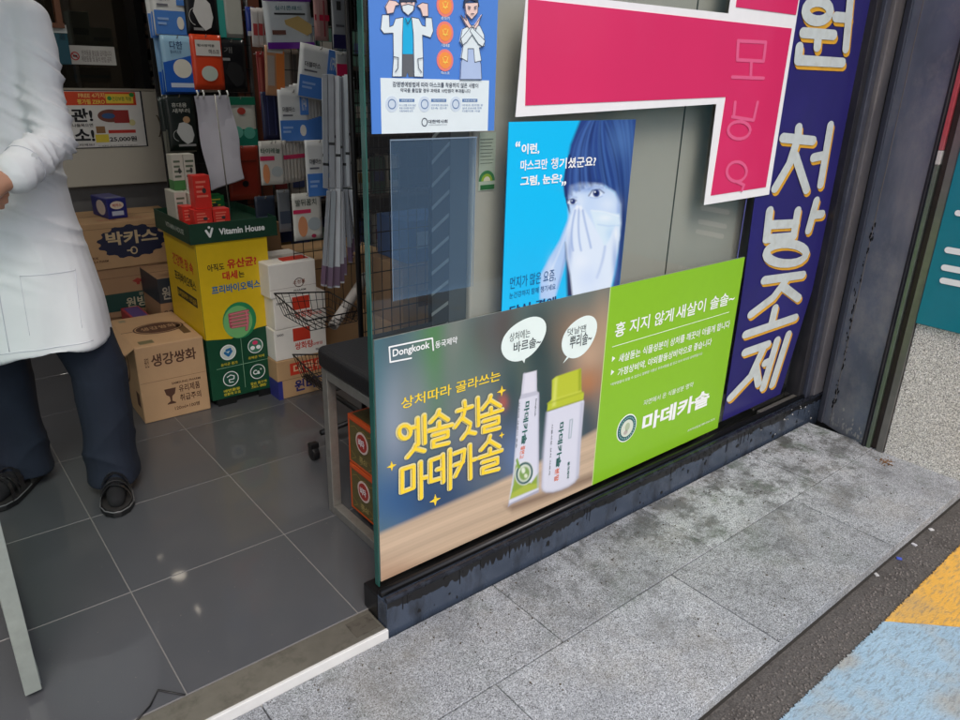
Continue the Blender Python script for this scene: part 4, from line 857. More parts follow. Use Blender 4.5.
# poster on the cream panel
po = thing('price_poster', (.6, 2.19, 1.05), 'poster on the cream counter front with orange heading and 25,000 price', 'poster')
fo = Face((0, 2.198, 0), (1, 0, 0), (0, 0, 1), po)
def qo(x, y): return qb(60+x/4.8, y/4.8, 2.198)
A0 = qo(-60, 714); B0 = qo(385, 440); fo.rect(A0[0], A0[1]-.004, B0[0]+.004, B0[1]+.004, pm((30, 34, 44)), .001, 'poster_border'); fo.rect(A0[0], A0[1], B0[0]-.004, B0[1], pm((226, 224, 220)), .0018, 'poster_paper')
a, b_ = qo(-60, 505), qo(358, 442); fo.rect(a[0], a[1], b_[0], b_[1], pm((214, 72, 36)), .0025, 'orange_heading')
def ot(t_, x, y, x2, y2, m_, b=0): a, b_ = qo(x, y), qo(x2, y2); fo.text(t_, a[0], a[1], b_[0]-a[0], b_[1]-a[1], m_, b, .0036)
ot('FREE 4가지', 88, 470, 210, 446, pm((240, 200, 120)), .02); ot('평가필 ZERO', 84, 500, 212, 476, pm((240, 214, 90)), .02)
a, b_ = qo(222, 496), qo(346, 452); fo.rect(a[0], a[1], b_[0], b_[1], pm((236, 206, 70)), .0032, 'yellow_badge'); ot('건강보험 적용', 250, 484, 340, 464, pm((60, 110, 50)), .01); c = qo(236, 472); fo.disc(c[0], c[1], .010, .010, pm((60, 150, 70)), .0036, 'badge_dot'); c = qo(342, 455); fo.disc(c[0], c[1], .012, .010, pm((50, 140, 60)), .0042, 'badge_dot')
ot('관!', 58, 586, 150, 520, M_INK, .034); ot('소!', 74, 680, 160, 618, M_INK, .034); ot('나들목으면', 60, 610, 156, 592, M_INK, .01); ot('무릎 허리에요?', 20, 704, 164, 688, M_INK, .01)
ot('25,000원', 240, 682, 366, 652, M_INK, .022)
c = qo(242, 556); fo.disc(c[0], c[1], .058, .030, pm((120, 72, 60)), .0026, 'product_picture'); fo.disc(c[0]-.01, c[1], .03, .013, pm((60, 92, 140)), .0034, 'product_picture')
a, b_ = qo(262, 590), qo(326, 528); fo.rect(a[0], a[1], b_[0], b_[1], pm((156, 52, 50)), .0032, 'product_picture')
a, b_ = qo(234, 640), qo(362, 622); fo.rect(a[0], a[1], b_[0], b_[1], pm((200, 60, 50)), .0026, 'red_strip'); a, b_ = qo(174, 684), qo(232, 644); fo.rect(a[0], a[1], b_[0], b_[1], pm((230, 206, 70)), .0026, 'yellow_badge'); a, b_ = qo(176, 640), qo(214, 606); fo.rect(a[0], a[1], b_[0], b_[1], pm((150, 110, 70)), .0026, 'product_picture'); c = qo(346, 588); fo.disc(c[0], c[1], .015, .015, pm((216, 208, 150)), .0030, 'product_picture')
ot('이 제품은 효과가 다를 수 있습니다', 184, 704, 370, 692, M_INK, 0)
# shelf at top left with goods
ORD = ('leftmost', 'second', 'third', 'fourth', 'fifth', 'sixth', 'seventh', 'eighth', 'ninth'); ROWS = {}
def colour_word(c):
    r, g, b = c; m_ = (r+g+b)/3; sp = max(c)-min(c)
    if sp < 26: return 'pale grey' if m_ > 150 else 'grey' if m_ > 110 else 'dark grey'
    if r == max(c): return 'tan' if g > r*.72 else 'red' if r-b > 60 and g < 80 else 'pinkish brown'
    return 'green' if g == max(c) else 'blue'
def goods(name, x0, x1, Y, z0, z1, rows, cols, pal, lab, cat='carton', dep=.08, group=None, row0=None):
    for r in range(rows):
        for c in range(cols):
            w = (x1-x0)/cols; x = x0+w*c; h = (z1-z0)/rows; z = z0+h*r
            cc = random.choice(pal)
            t_ = thing(name, (x+w/2, Y+dep/2, z), colour_word(cc)+' '+lab % (ORD[c], ROWS.get(row0, ('lower', 'middle', 'upper'))[r]), cat, group); hh = h*random.uniform(.62, .86)
            MB().bx(x+w*.06, x+w*random.uniform(.86, .94), Y+random.uniform(0, .01), Y+dep, z+.001, z+hh).build('carton_body', pm(cc, .5), t_, bevel=.0015)
            MB().bx(x+w*.14, x+w*.8, Y-.0012, Y+.008, z+hh*.35, z+hh*.62).build('printed_band', pm(random.choice(pal)), t_)
# brown framed shelf at the upper left
bs = thing('brown_shelf', (.2, 2.15, 1.0), 'brown wood framed shelf of packs behind the white coat', 'shelf')
zz = at(60, 22, 1, 2.15)
MB().bx(at(55, 10, 1, 2.12).x, at(61, 10, 1, 2.12).x, 2.12, 2.16, at(60, 40, 1, 2.12).z, 2.1).build('shelf_side', mat('brown_wood', (110, 68, 44), .5, var=.15), bs)
MB().bx(-.3, at(61, 10, 1, 2.12).x, 2.10, 2.18, 1.50, 1.52).build('shelf_board', MATS['brown_wood'], bs)
goods('pack', .12, .40, 2.12, 1.525, 1.80, 3, 4, [(200, 190, 186), (176, 160, 160), (150, 130, 126), (190, 176, 170)], 'carton, %s along the %s layer of the brown framed shelf', group='cartons on the brown framed shelf')
tp = thing('teal_pack', (.4, 2.12, 1.3), 'dark teal pack with white cap print hanging beside the white sleeve', 'pack')
a, b_ = at(46, 64, 1, 2.12), at(66, 26, 1, 2.12); MB().bx(a.x, b_.x, 2.12, 2.15, a.z, b_.z).build('pack_body', pm((26, 76, 92)), tp, bevel=.004); MB().bx(a.x, b_.x, 2.117, 2.1195, b_.z-.03, b_.z+.004).build('pack_header', pm((190, 196, 196)), tp)
# black shelf, right of the partition
ks = thing('black_shelf', (.98, 2.4, 0), 'tall black shelf unit of small cartons right of the smoky partition', 'shelf')
for x in (.84, 1.02): MB().bx(x, x+.035, 2.22, 2.60, 1.248 if x < .9 else 0, 2.2).build('shelf_side', M_BLACKMETAL, ks)
MB().bx(.88, 1.5, 2.60, 2.62, 0, 2.2).build('shelf_back', pm((34, 32, 32), .7), ks)
for z in (1.25, 1.42, 1.58, 1.75): MB().bx(.876, 1.019, 2.24, 2.595, z, z+.012).build('shelf_board', M_BLACKMETAL, ks)
for z, pal in ((1.262, [(140, 140, 136), (110, 112, 116), (150, 146, 136)]), (1.432, [(96, 90, 84), (130, 110, 100)]), (1.592, [(150, 136, 130), (120, 96, 92)])):
    goods('pack', .88, 1.01, 2.26, z, z+.13, 2, 3, pal, 'tiny carton, %s along the %s layer, '+{1.262: 'lowest', 1.432: 'middle', 1.592: 'top'}[z]+' board of the dim black shelf', group='cartons on the dim black shelf')
# dark shelving fill behind the racks
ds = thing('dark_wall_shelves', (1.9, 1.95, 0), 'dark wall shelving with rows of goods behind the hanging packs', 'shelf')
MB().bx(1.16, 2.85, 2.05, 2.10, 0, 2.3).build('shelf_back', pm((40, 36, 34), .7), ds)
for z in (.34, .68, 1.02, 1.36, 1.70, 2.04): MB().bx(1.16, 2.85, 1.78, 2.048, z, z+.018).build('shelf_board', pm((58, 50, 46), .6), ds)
ROWS.update({.36: ('lowest',), .70: ('second',), 1.04: ('third',), 1.38: ('fourth',), 1.72: ('top',)})
for z in (.36, .70, 1.04, 1.38, 1.72):
    goods('pack', 1.2, 2.1, 1.82, z, z+.27, 1, 9, [(96, 110, 120), (140, 60, 60), (70, 100, 90), (150, 146, 140), (120, 96, 60), (60, 70, 110), (176, 170, 160)], 'carton, %s along the %s board of the dark wall shelves', row0=z, group='cartons on the dark wall shelves', dep=.14)
bw = thing('brown_board', (1.12, 1.56, 0), 'tall reddish brown wooden board behind the hanging mask packs', 'board')
MB().bx(at(239, 100, 1, 1.56).x, at(266, 100, 1, 1.56).x, 1.56, 1.60, 0, 2.2).build('board_panel', mat('brown_board', (104, 58, 40), .5, var=.15, scale=8), bw)

# ---- cartons
def carton(name, x0, x1, y0, y1, z0, z1, m_, label, rot=0, cat='carton', group=None, flap=True, tape=None, side=None):
    t_ = thing(name, ((x0+x1)/2, (y0+y1)/2, z0), label, cat, group)
    MB().bx(x0, x1, y0, y1, z0, z1).build('carton_body', m_, t_, bevel=.004)
    F = Face((x0, y0, z0), (1, 0, 0), (0, 0, 1), t_); S = Face((x0, y1, z0), (0, -1, 0), (0, 0, 1), t_); T = Face((x0, y0, z1), (1, 0, 0), (0, 1, 0), t_)
    if flap:
        MB().bx(x0+.002, x1-.002, (y0+y1)/2-.0008, (y0+y1)/2+.0008, z1-.001, z1+.0008).build('flap_joint', pm((70, 52, 36)), t_)
    if tape: MB().bx(x0+.001, x1-.001, (y0+y1)/2-.024, (y0+y1)/2+.024, z1+.0005, z1+.0014).build('tape', tape, t_)
    return t_, F, S, T, (x1-x0, z1-z0, y1-y0)
GLU = []
def done(t_, deg): t_.rotation_euler = (0, 0, math.radians(deg))
BRN = pm((84, 54, 40), .75); NAVY = pm((26, 32, 62), .6); DKG = pm((28, 66, 58), .6)
# ginger tea carton in front
t_, F, S, T, (w, h, d) = carton('cardboard_carton', .342, .606, 1.035, 1.45, 0, .325, mat('kraft_front', (192, 156, 118), .8, var=.06, scale=12, bump=.2, bscale=70), 'light brown cardboard carton of ginger tea in front of the stacked cartons', cat='carton')
F.text('생강쌍화', .055, .235, .175, .052, BRN, .02); F.text('원진', .030, .238, .016, .04, BRN, .01)
F.rect(.004, .172, w-.004, .1732, pm((120, 90, 62)), .0006, 'fold_line')
F.text('유리제품', .145, .105, .085, .032, BRN, .012); F.text('취급주의', .145, .065, .085, .030, BRN, .012); F.text('SAMSUNG PHARM', .12, .145, .115, .010, BRN, .01); F.text('120ml×100병', .12, .03, .10, .018, BRN, .012)
F.poly([(.088, .13), (.134, .13), (.128, .105), (.116, .095), (.114, .075), (.128, .066), (.128, .062), (.094, .062), (.094, .066), (.108, .075), (.106, .095), (.094, .105)], BRN, .0008, 'goblet_mark')
T.disc(w*.56, d*.5, .10, .075, BRN, .0008, 'printed_oval'); T.ring(w*.56, d*.5, .093, .068, .004, mat('kraft_front', (0, 0, 0)), .0014, name='printed_oval'); T.text('생강쌍화', w*.56-.07, d*.5-.02, .14, .045, pm((170, 136, 100)), .02, .002)
T.rect(.03, .03, .085, .07, pm((120, 112, 80)), .0008, 'printed_label'); T.rect(w-.05, .08, w-.02, .20, pm((96, 72, 48)), .0008, 'printed_label'); T.rect(.03, d-.06, .055, d-.03, pm((150, 140, 110)), .0008, 'printed_label')
S.disc(d*.45, .2, .09, .09, BRN, .0008, 'printed_oval'); S.disc(d*.45, .2, .08, .08, mat('kraft_front', (0, 0, 0)), .0014, 'printed_oval'); S.disc(d*.45, .2, .06, .06, BRN, .002, 'printed_oval'); S.rect(d-.075, .06, d-.03, .12, BRN, .0008, 'printed_label')
mb = MB(); mb.prism([(.341, 1.033, .323), (.306, 1.034, .300), (.306, 1.446, .296), (.341, 1.449, .323)], (.0, 0, .004)); mb.build('open_flap', mat('kraft_front', (0, 0, 0)), t_)
done(t_, -1.5)
# energy drink cartons stack (three)
def big_stack():
    x0, x1, y0, y1 = .335, .80, 1.74, 2.08
    t_, F, S, T, (w, h, d) = carton('cardboard_carton', x0+.015, x1+.01, y0+.01, y1, 0, .243, M_KRAFT2, 'plain brown carton at the bottom of the stack under the counter', tape=pm((150, 120, 84), .3))
    F.rect(.01, .11, w-.01, .1112, pm((96, 72, 50)), .0006, 'fold_line')
    t_, F, S, T, (w, h, d) = carton('cardboard_carton', x0+.008, x1+.01, y0, y1-.01, .2445, .478, M_KRAFT2, 'brown carton with a dark green band, middle of the stack under the counter')
    F.rect(0, .0, w, .0, M_KRAFT2, .0006, 'x') if 0 else None
    F.rect(.0, .03, w, .115, DKG, .0008, 'green_band'); F.text('원방우황청심', .15, .04, .28, .05, pm((190, 180, 150), .5), .02, .0018); F.text('광동', .21, .093, .045, .016, pm((190, 180, 150)), .01, .0018)
    F.poly([(.19, .165), (.215, .178), (.24, .165), (.222, .156), (.222, .146), (.208, .146), (.208, .156)], pm((160, 60, 50)), .0008, 'red_crest'); F.rect(.01, .19, w-.01, .1912, pm((96, 72, 50)), .0006, 'fold_line'); F.rect(.30, .155, .36, .165, pm((90, 70, 60)), .0008, 'printed_line')
    t_, F, S, T, (w, h, d) = carton('cardboard_carton', x0, x1-.01, y0-.005, y1-.005, .4795, .692, M_KRAFT, 'brown carton with a dark toothed oval badge, topmost of the stack under the counter')
    n = 56; cx, cy, rx, ry = .225, .118, .152, .078
    F.poly([(cx+rx*(1.0 if (k//2) % 2 else .90)*math.cos(6.2832*k/n), cy+ry*(1.0 if (k//2) % 2 else .90)*math.sin(6.2832*k/n)) for k in range(n)], NAVY, .0008, 'toothed_badge')
    F.text('박카스', cx-.112, cy-.012, .224, .062, pm((200, 178, 140), .6), .034, .0018); F.ring(cx, cy-.043, .016, .018, .006, pm((200, 178, 140)), .0018, name='badge_mark'); F.rect(cx-.03, cy-.045, cx-.006, cy-.038, pm((200, 178, 140)), .0016, 'badge_mark')
    F.rect(.01, .185, w-.01, .1862, pm((96, 72, 50)), .0006, 'fold_line'); F.text('DONG-A PHARM', .02, .035, .09, .010, BRN, .01); F.text('피로회복', .02, .05, .05, .012, BRN, .01)
    T.text('박카스', .10, .04, .09, .025, pm((176, 66, 50)), .012); T.text('박카스', .23, .05, .10, .022, pm((176, 66, 50)), .012)
big_stack()
# small blue carton on top
a = at(105, 216, 1, 1.80); t_, F, S, T, (w, h, d) = carton('small_blue_carton', a.x, a.x+.088, 1.80, 1.98, .6935, .785, pm((38, 42, 118), .4), 'small dark blue drink carton standing on top of the brown carton stack', flap=False)
F.disc(w*.5, h*.66, .030, .018, pm((226, 210, 190)), .001, 'oval_badge'); F.text('박카스', w*.5-.02, h*.66-.007, .04, .014, pm((190, 60, 50)), .02, .0018); F.rect(.018, .014, w-.018, .034, pm((190, 196, 214)), .001, 'white_label'); S.disc(d*.6, h*.5, .05, .034, pm((214, 200, 190)), .001, 'oval_badge'); T.rect(.01, .02, w-.01, .05, pm((120, 126, 150)), .001, 'top_label')
done(t_, 8)
# dark carton stack left behind the display
a = at(164, 330, 1, 1.58); 
t_, F, S, T, (w, h, d) = carton('cardboard_carton', .575, .80, 1.47, 1.73, 0, .26, M_KRAFT2, 'brown carton standing on the floor behind the yellow and green display')
F.rect(.01, .13, .12, .20, BRN, .0008, 'printed_panel')
t_, F, S, T, (w, h, d) = carton('cardboard_carton', .570, .80, 1.46, 1.72, .2612, .475, M_KRAFT2, 'brown carton with a dark upper band stacked behind the yellow display')
S.rect(0, .10, d, h, pm((40, 48, 60)), .0008, 'dark_band'); F.rect(0, .10, w, h, pm((40, 48, 60)), .0008, 'dark_band'); F.text('원탕', .012, .115, .08, .06, pm((170, 164, 150)), .02, .0018); F.text('20병', .012, .04, .07, .03, BRN, .01)
a = at(147, 302, 1, 1.52); t_, F, S, T, (w, h, d) = carton('flat_red_carton', .455, .535, 1.50, 1.70, .0, .30, pm((170, 60, 64), .5), 'red and purple carton squeezed between the brown cartons', flap=False); T.rect(.01, .02, w-.01, d-.02, pm((92, 70, 130)), .001, 'purple_top')
# white medicine cartons stack right of the display
Y1 = .94
def px_carton(name, bl, tr, Y, dep, z0, m_, label, **k):
    a, b_ = at(*bl, 1, Y), at(*tr, 1, Y); return carton(name, a.x, b_.x, Y, Y+dep, z0, max(z0+.02, b_.z), m_, label, **k)
RED = pm((206, 60, 40), .5)
t_, F, S, T, (w, h, d) = carton('cardboard_carton', .868, 1.118, Y1, Y1+.27, 0, .178, M_KRAFT, 'kraft carton with red and blue lettering under the white cartons')
F.rect(.06, .102, w-.004, .158, RED, .0008, 'red_panel'); F.text('대관유', .075, .108, .15, .044, pm((226, 190, 150)), .02, .0018); F.text('원비디', .075, .02, .15, .056, pm((40, 44, 110)), .03); F.rect(0, .086, w, .0872, pm((96, 72, 50)), .0008, 'fold_line')
S.rect(0, 0, d, .086, pm((50, 54, 130)), .0008, 'blue_side'); F.rect(0, 0, .02, .086, pm((50, 54, 130)), .0008, 'blue_side')
WH = mat('white_carton', (238, 233, 226), .6, var=.03)
for i, (z0, z1, lab) in enumerate(((.179, .318, 'white carton with a red panel, second from the floor in the white stack'), (.3192, .458, 'white carton with a red panel, third from the floor in the white stack'))):
    t_, F, S, T, (w, h, d) = carton('white_carton', .872+.002*i, 1.113+.004*i, Y1+.004, Y1+.26, z0, z1, WH, lab)
    F.rect(.085, .075, .165, h-.006, RED, .0008, 'red_panel'); F.text('쌍화탕', .09, .035, .085, .034, RED, .02); F.text('5000', .012, h-.028, .03, .010, M_INK, .01); F.text('동화', .185, .015, .035, .010, M_INK, .01); F.text('50병입', .17, .04, .05, .014, RED, .01)
    T.rect(.05, .02, .2, .10, RED, .0008, 'red_top')
    done(t_, -1+2*i)
t_, F, S, T, (w, h, d) = carton('white_carton', .862, 1.075, Y1+.0, Y1+.24, .4592, .605, WH, 'plain faced white carton on top of the white stack', tape=pm((214, 206, 196), .3))
F.ring(w*.62, .055, .022, .020, .003, BRN, .001, name='printed_ring'); F.text('소청룡', w*.62-.028, .05, .056, .018, pm((150, 90, 70)), .01, .002); F.text('PHARM', w*.5, .018, .055, .008, M_INK, .01); F.rect(0, .038, w, .039, pm((160, 140, 130)), .0008, 'fold_line'); T.rect(.08, .03, .2, .13, RED, .0008, 'red_top'); T.disc(.05, .12, .04, .08, pm((230, 226, 220)), .0012, 'sticker')
done(t_, 1)
t_, F, S, T, (w, h, d) = carton('cardboard_carton', .93, 1.10, 1.32, 1.5, 0, .70, M_KRAFT2, 'tall plain carton behind the white stack beside the tray'); T.rect(.02, .02, w-.02, .06, BRN, .0008, 'printed_label')
t_, F, S, T, (w, h, d) = carton('cardboard_carton', 1.13, 1.52, 1.10, 1.45, 0, .56, M_KRAFT, 'large plain brown carton behind the wire basket', tape=pm((170, 140, 100), .3)); F.rect(.15, .24, .25, .32, pm((140, 110, 80)), .0008, 'printed_label')
t_, F, S, T, (w, h, d) = carton('cardboard_carton', 1.30, 1.75, .62, .98, 0, .33, M_KRAFT, 'brown carton low behind the shop glass beside the rack foot'); F.text('취급주의', .1, .1, .2, .05, BRN, .02)
t_, F, S, T, (w, h, d) = carton('cardboard_carton', 1.32, 1.68, .64, .96, .3312, .60, M_KRAFT2, 'second brown carton stacked behind the shop glass beside the rack'); F.rect(.08, .08, .18, .15, BRN, .0008, 'printed_label')
t_, F, S, T, (w, h, d) = carton('blue_carton', 1.36, 1.62, .66, .90, .6012, .78, pm((60, 96, 150)), 'blue carton on the brown cartons behind the milky plastic sheet'); F.rect(.05, .06, .18, .13, pm((190, 204, 220)), .0008, 'printed_label')

# ---- floor display stand with tray
dsp = thing('display_stand', (.77, 1.25, 0), 'yellow and dark green cardboard display stand with a tray of cartons on top', 'display stand')
x0, x1, y0, y1, zt_ = .612, .908, 1.03, 1.42, .705
YE = mat('display_yellow', (226, 190, 26), .45, var=.04); GR = mat('display_green', (16, 72, 48), .45, var=.06)
MB().bx(x0, x1, y0, y1, .0+.03, zt_).build('stand_body', GR, dsp, bevel=.002)
MB().bx(x0+.02, x1-.02, y0+.02, y1-.02, 0, .029).build('stand_foot', pm((20, 22, 22)), dsp)
F = Face((x0, y0, 0), (1, 0, 0), (0, 0, 1), dsp); S = Face((x0, y1, 0), (0, -1, 0), (0, 0, 1), dsp); w = x1-x0; d = y1-y0
F.poly([(.001, .305), (w*.35, .292), (w*.75, .318), (w-.001, .322), (w-.001, zt_-.001), (.001, zt_-.001)], YE, .0012, 'yellow_front')
S.poly([(.001, .13), (d*.4, .18), (d*.8, .30), (d-.001, .305), (d-.001, zt_-.001), (.001, zt_-.001)], YE, .0012, 'yellow_side')
R1 = pm((206, 44, 40)); B1 = pm((30, 110, 170)); K1 = pm((30, 30, 30)); YL2 = pm((226, 206, 60)); GP = pm((120, 190, 120)); GD = pm((40, 140, 90))
F.text('아직도', .038, .588, .068, .030, K1, .022, .002); F.text('유산균?', .118, .590, .125, .040, R1, .034, .002); F.text('대세', .095, .545, .062, .036, R1, .034, .002); F.text('는', .162, .548, .024, .026, K1, .022, .002); F.text('프리바이오틱스', .045, .492, .205, .036, B1, .03, .002)
F.disc(.148, .365, .072, .080, GD, .002, 'green_disc'); F.disc(.140, .360, .062, .070, GP, .003, 'green_disc')
PKc = pm((220, 130, 140)); PKd = pm((176, 80, 96))
F.strokes([[(.108, .398), (.186, .402)], [(.106, .384), (.186, .386)], [(.106, .370), (.184, .371)], [(.108, .356), (.182, .356)], [(.112, .342), (.178, .341)], [(.178, .40), (.180, .35), (.172, .32)], [(.106, .398), (.108, .345)]], .012, PKd, h=.004, name='gut_picture'); F.strokes([[(.108, .398), (.186, .402)], [(.106, .384), (.186, .386)], [(.106, .370), (.184, .371)], [(.108, .356), (.182, .356)], [(.112, .342), (.178, .341)], [(.178, .40), (.180, .35), (.172, .32)]], .006, PKc, h=.005, name='gut_picture')
icons = ((.085, .235, (210, 220, 214), '유익균 증가'), (.205, .240, (60, 120, 96), '유해균 억제'), (.085, .115, (30, 84, 66), '배변활동\n원활에 도움'), (.205, .120, (24, 80, 58), '칼슘 흡수에\n도움'))
for (cx, cz, c, tx) in icons:
    F.disc(cx, cz, .031, .031, pm(c), .0016, 'icon_disc'); F.ring(cx, cz, .034, .034, .0035, WT, .0022, name='icon_ring')
    for q, s_ in enumerate(tx.split('\n')): F.text(s_, cx-.036, cz-.058-q*.016, .072, .013, YL2, .012, .0016)
F.strokes([[(.072, .235), (.085, .222), (.098, .238)], [(.080, .245), (.094, .248)]], .012, B1, h=.0024, name='icon_mark'); F.disc(.205, .254, .012, .009, pm((220, 60, 110)), .0024, 'icon_mark'); F.disc(.192, .232, .010, .009, WT, .0024, 'icon_mark'); F.disc(.218, .232, .010, .009, WT, .0028, 'icon_mark')
F.strokes([[(.070, .125), (.085, .132), (.100, .125), (.098, .112), (.076, .112), (.078, .100), (.094, .098)]], .004, WT, h=.0024, name='icon_mark'); F.text('Ca', .184, .108, .030, .022, WT, .03, .0024); F.text('+', .215, .124, .010, .010, WT, .02, .0024)
F.rect(.144, .06, .1455, .285, pm((150, 190, 160)), .0014, 'divider_line'); F.rect(.03, .168, .265, .1695, pm((150, 190, 160)), .0017, 'divider_line')
F.rect(.02, .0, .10, .03, pm((18, 20, 20)), .003, 'foot_cutout'); F.rect(.20, .0, .27, .03, pm((18, 20, 20)), .003, 'foot_cutout')
S.text('건강한 장 속', .09, .57, .25, .05, R1, .022, .002); S.text('프리바이오틱스', .09, .50, .26, .045, K1, .022, .002); S.rect(.10, .43, .34, .47, K1, .0016, 'dark_strip'); S.text('갈색집중케어 식이섬유', .105, .438, .23, .024, YE, .01, .0026)
# tray
tr = thing('display_tray', (.77, 1.2, .70), 'dark green open cardboard tray with white lettering on top of the yellow stand', 'tray')
tx0, tx1, ty0, ty1, tz0, tz1 = .592, .952, 1.018, 1.45, .7055, .785
GR2 = mat('tray_green', (20, 62, 44), .5, var=.05)
MB().bx(tx0, tx1, ty0, ty1, tz0, tz0+.004).build('tray_floor', GR2, tr)
a0, a1 = at(191, 245, 1, ty0), at(277, 217, 1, ty0)
MB().bx(tx0, tx1, ty0, ty0+.004, tz0+.0042, tz1).build('tray_side', GR2, tr, bevel=.001); MB().bx(tx0, tx1, ty1-.004, ty1, tz0+.0042, tz1).build('tray_side', GR2, tr)
MB().bx(tx0, tx0+.004, ty0+.0042, ty1-.0042, tz0+.0042, tz1).build('tray_side', GR2, tr); MB().bx(tx1-.004, tx1, ty0+.0042, ty1-.0042, tz0+.0042, tz1).build('tray_side', GR2, tr)
F = Face((tx0, ty0, tz0), (1, 0, 0), (0, 0, 1), tr); F.text('Vitamin House', .115, .028, .19, .026, WT, .034, .0012); F.strokes([[(.065, .050), (.078, .026), (.090, .056)]], .009, WT, h=.0012, name='logo_mark'); F.disc(.078, .062, .005, .005, WT, .0012, 'logo_mark')
S = Face((tx0, ty1, tz0), (0, -1, 0), (0, 0, 1), tr); S.text('VITAMIN HOUSE', .15, .03, .22, .02, pm((190, 200, 190)), .02)
# cartons in the tray
def small_box(x, y, z, w, d, h, c, lab, grp, band=None, marks=(200, 90, 80), rot=0):
    t_ = thing('medicine_box', (x+w/2, y+d/2, z), lab, 'box', grp); MB().bx(x, x+w, y, y+d, z, z+h).build('box_body', pm(c, .35), t_, bevel=.001)
    F = Face((x, y, z), (1, 0, 0), (0, 0, 1), t_); S = Face((x, y+d, z), (0, -1, 0), (0, 0, 1), t_)
    if band: F.rect(0, 0, w, h*.28, pm(band), .0006, 'colour_band'); S.rect(0, 0, d, h*.28, pm(band), .0006, 'colour_band')
    for k in range(4): F.rect(w*.14, h*(.36+k*.14), w*random.uniform(.6, .88), h*(.36+k*.14)+h*.06, pm(marks), .0008, 'printed_line')
    F.disc(w*.6, h*.55, w*.12, h*.08, pm((60, 60, 60)), .0012, 'printed_spot')
    t_.rotation_euler = (0, 0, rot); return t_
MB().bx(tx0+.006, tx1-.006, ty0+.006, ty1-.006, .7465, .757).build('tray_insert', GR2, tr)
z = .7575
WG = 'white and green boxes in the tray'
for (x, y, zz_, w, d, h, lab, bnd) in ((.600, 1.17, z, .046, .060, .130, 'front white herbal box at the left edge of the tray', None), (.602, 1.235, z, .046, .060, .130, 'rear white herbal box at the left edge of the tray', None), (.650, 1.14, z, .046, .060, .125, 'white box directly left of the upright red box', None), (.652, 1.205, z, .05, .060, .13, 'white box hidden behind the upright red box', None),
                             (.618, 1.21, z+.1312, .044, .060, .138, 'raised white box with green foot, left of two', (70, 130, 70)), (.664, 1.21, z+.1312, .044, .060, .138, 'raised white box with pink print, right of two', None)):
    small_box(x, y, zz_, w, d, h, (206, 202, 190), lab, WG, band=bnd, marks=(96, 110, 90))
for (x, y, zz_, w, h, lab) in ((.622, 1.028, z, .070, .078, 'left one of the two front red boxes on the tray floor'), (.696, 1.028, z, .066, .076, 'right one of the two front red boxes on the tray floor'), (.634, 1.034, z+.079, .064, .128, 'upright red box standing on the front red ones'), (.601, 1.095, z, .044, .084, 'red box behind the front ones beside the white boxes')):
    small_box(x, y, zz_, w, .055, h, (222, 52, 44), lab, 'red boxes in the tray', marks=(240, 130, 110))
small_box(.745, 1.30, z, .10, .07, .085, (30, 110, 60), 'low green box at the back of the tray', None, marks=(220, 200, 70))
# tag pole rising from the tray and hanging paper sheets with clips
tg = thing('hanging_flyers', (.83, 1.16, .72), 'bundle of white flyer sheets hanging from clips above the tray', 'flyers')
Yf = 1.30
fp_ = [at(194, 96, 1, Yf), at(229, 95, 1, Yf), at(243, 178, 1, Yf), at(210, 190, 1, Yf)]
for k, (dx, dy) in enumerate(((0, 0), (.006, .006), (.012, .013))):
    mb = MB(); n = 10; vs = []
    for i in range(n+1):
        for j in range(5):
            p = fp_[0].lerp(fp_[3], i/n).lerp(fp_[1].lerp(fp_[2], i/n), j/4)+Vector((dx+.004*math.sin(i*.9+j), dy+.010*math.sin(i*.5+k)+.006*math.sin(j*1.7), -.004*k)); vs.append(p)
    vs2 = [v+Vector((0, .0008, 0)) for v in vs]; N = len(vs)
    fcs = [(i*5+j, i*5+j+1, (i+1)*5+j+1, (i+1)*5+j) for i in range(n) for j in range(4)]
    mb.add(vs+vs2, fcs+[tuple(q+N for q in f[::-1]) for f in fcs]); mb.build('flyer_sheet', mat('flyer_paper', (206, 204, 214), .6, var=.06, scale=9), tg, smooth=True)
for x in (197, 203, 219, 227): a = at(x, 97, 1, Yf-.004); MB().tube([a+Vector((0, 0, -.004)), a+Vector((.004, -.004, .012)), a+Vector((.001, 0, .026))], .0035, 6).build('clip', pm((226, 226, 222)), tg, smooth=True)
a, b_ = at(219, 100, 1, 1.16), at(235, 222, 1, 1.16); MB().tube([(a.x, 1.2, a.z+.02), (b_.x, 1.2, tz0+.006)], .0028, 8).build('support_rod', M_STEEL, tg, smooth=True)

# ---- left rack with hanging packs
rk = thing('packs_rack', (.9, 1.52, 0), 'white post wire rack hung with rows of mask packs', 'rack')
a = at(150, 0, 1, 1.5); b_ = at(178, 190, 1, 1.5)
MB().tube([(a.x, 1.5, 2.1), (b_.x+.004, 1.5, 0)], .011, 12).build('rack_post', pm((206, 206, 202), .4), rk, smooth=True)
MB().tube([(a.x+.42, 1.56, 2.1), (a.x+.42, 1.56, 0)], .011, 12).build('rack_post', pm((60, 60, 60), .4), rk, smooth=True)
mb = MB()
for z in [.75+.1*i for i in range(14)]: mb.tube([(a.x, 1.545, z), (a.x+.42, 1.545, z)], .0022, 5)
for x in [a.x+.02+.04*i for i in range(10)]: mb.tube([(x, 1.549, .7), (x, 1.549, 2.1)], .0018, 5)
o = mb.build('wire_grid', M_BLACKMETAL, rk); o['kind'] = 'stuff'
MB().bx(a.x, a.x+.42, 1.57, 1.58, .6, 2.1).build('rack_back', pm((26, 24, 24), .7), rk)
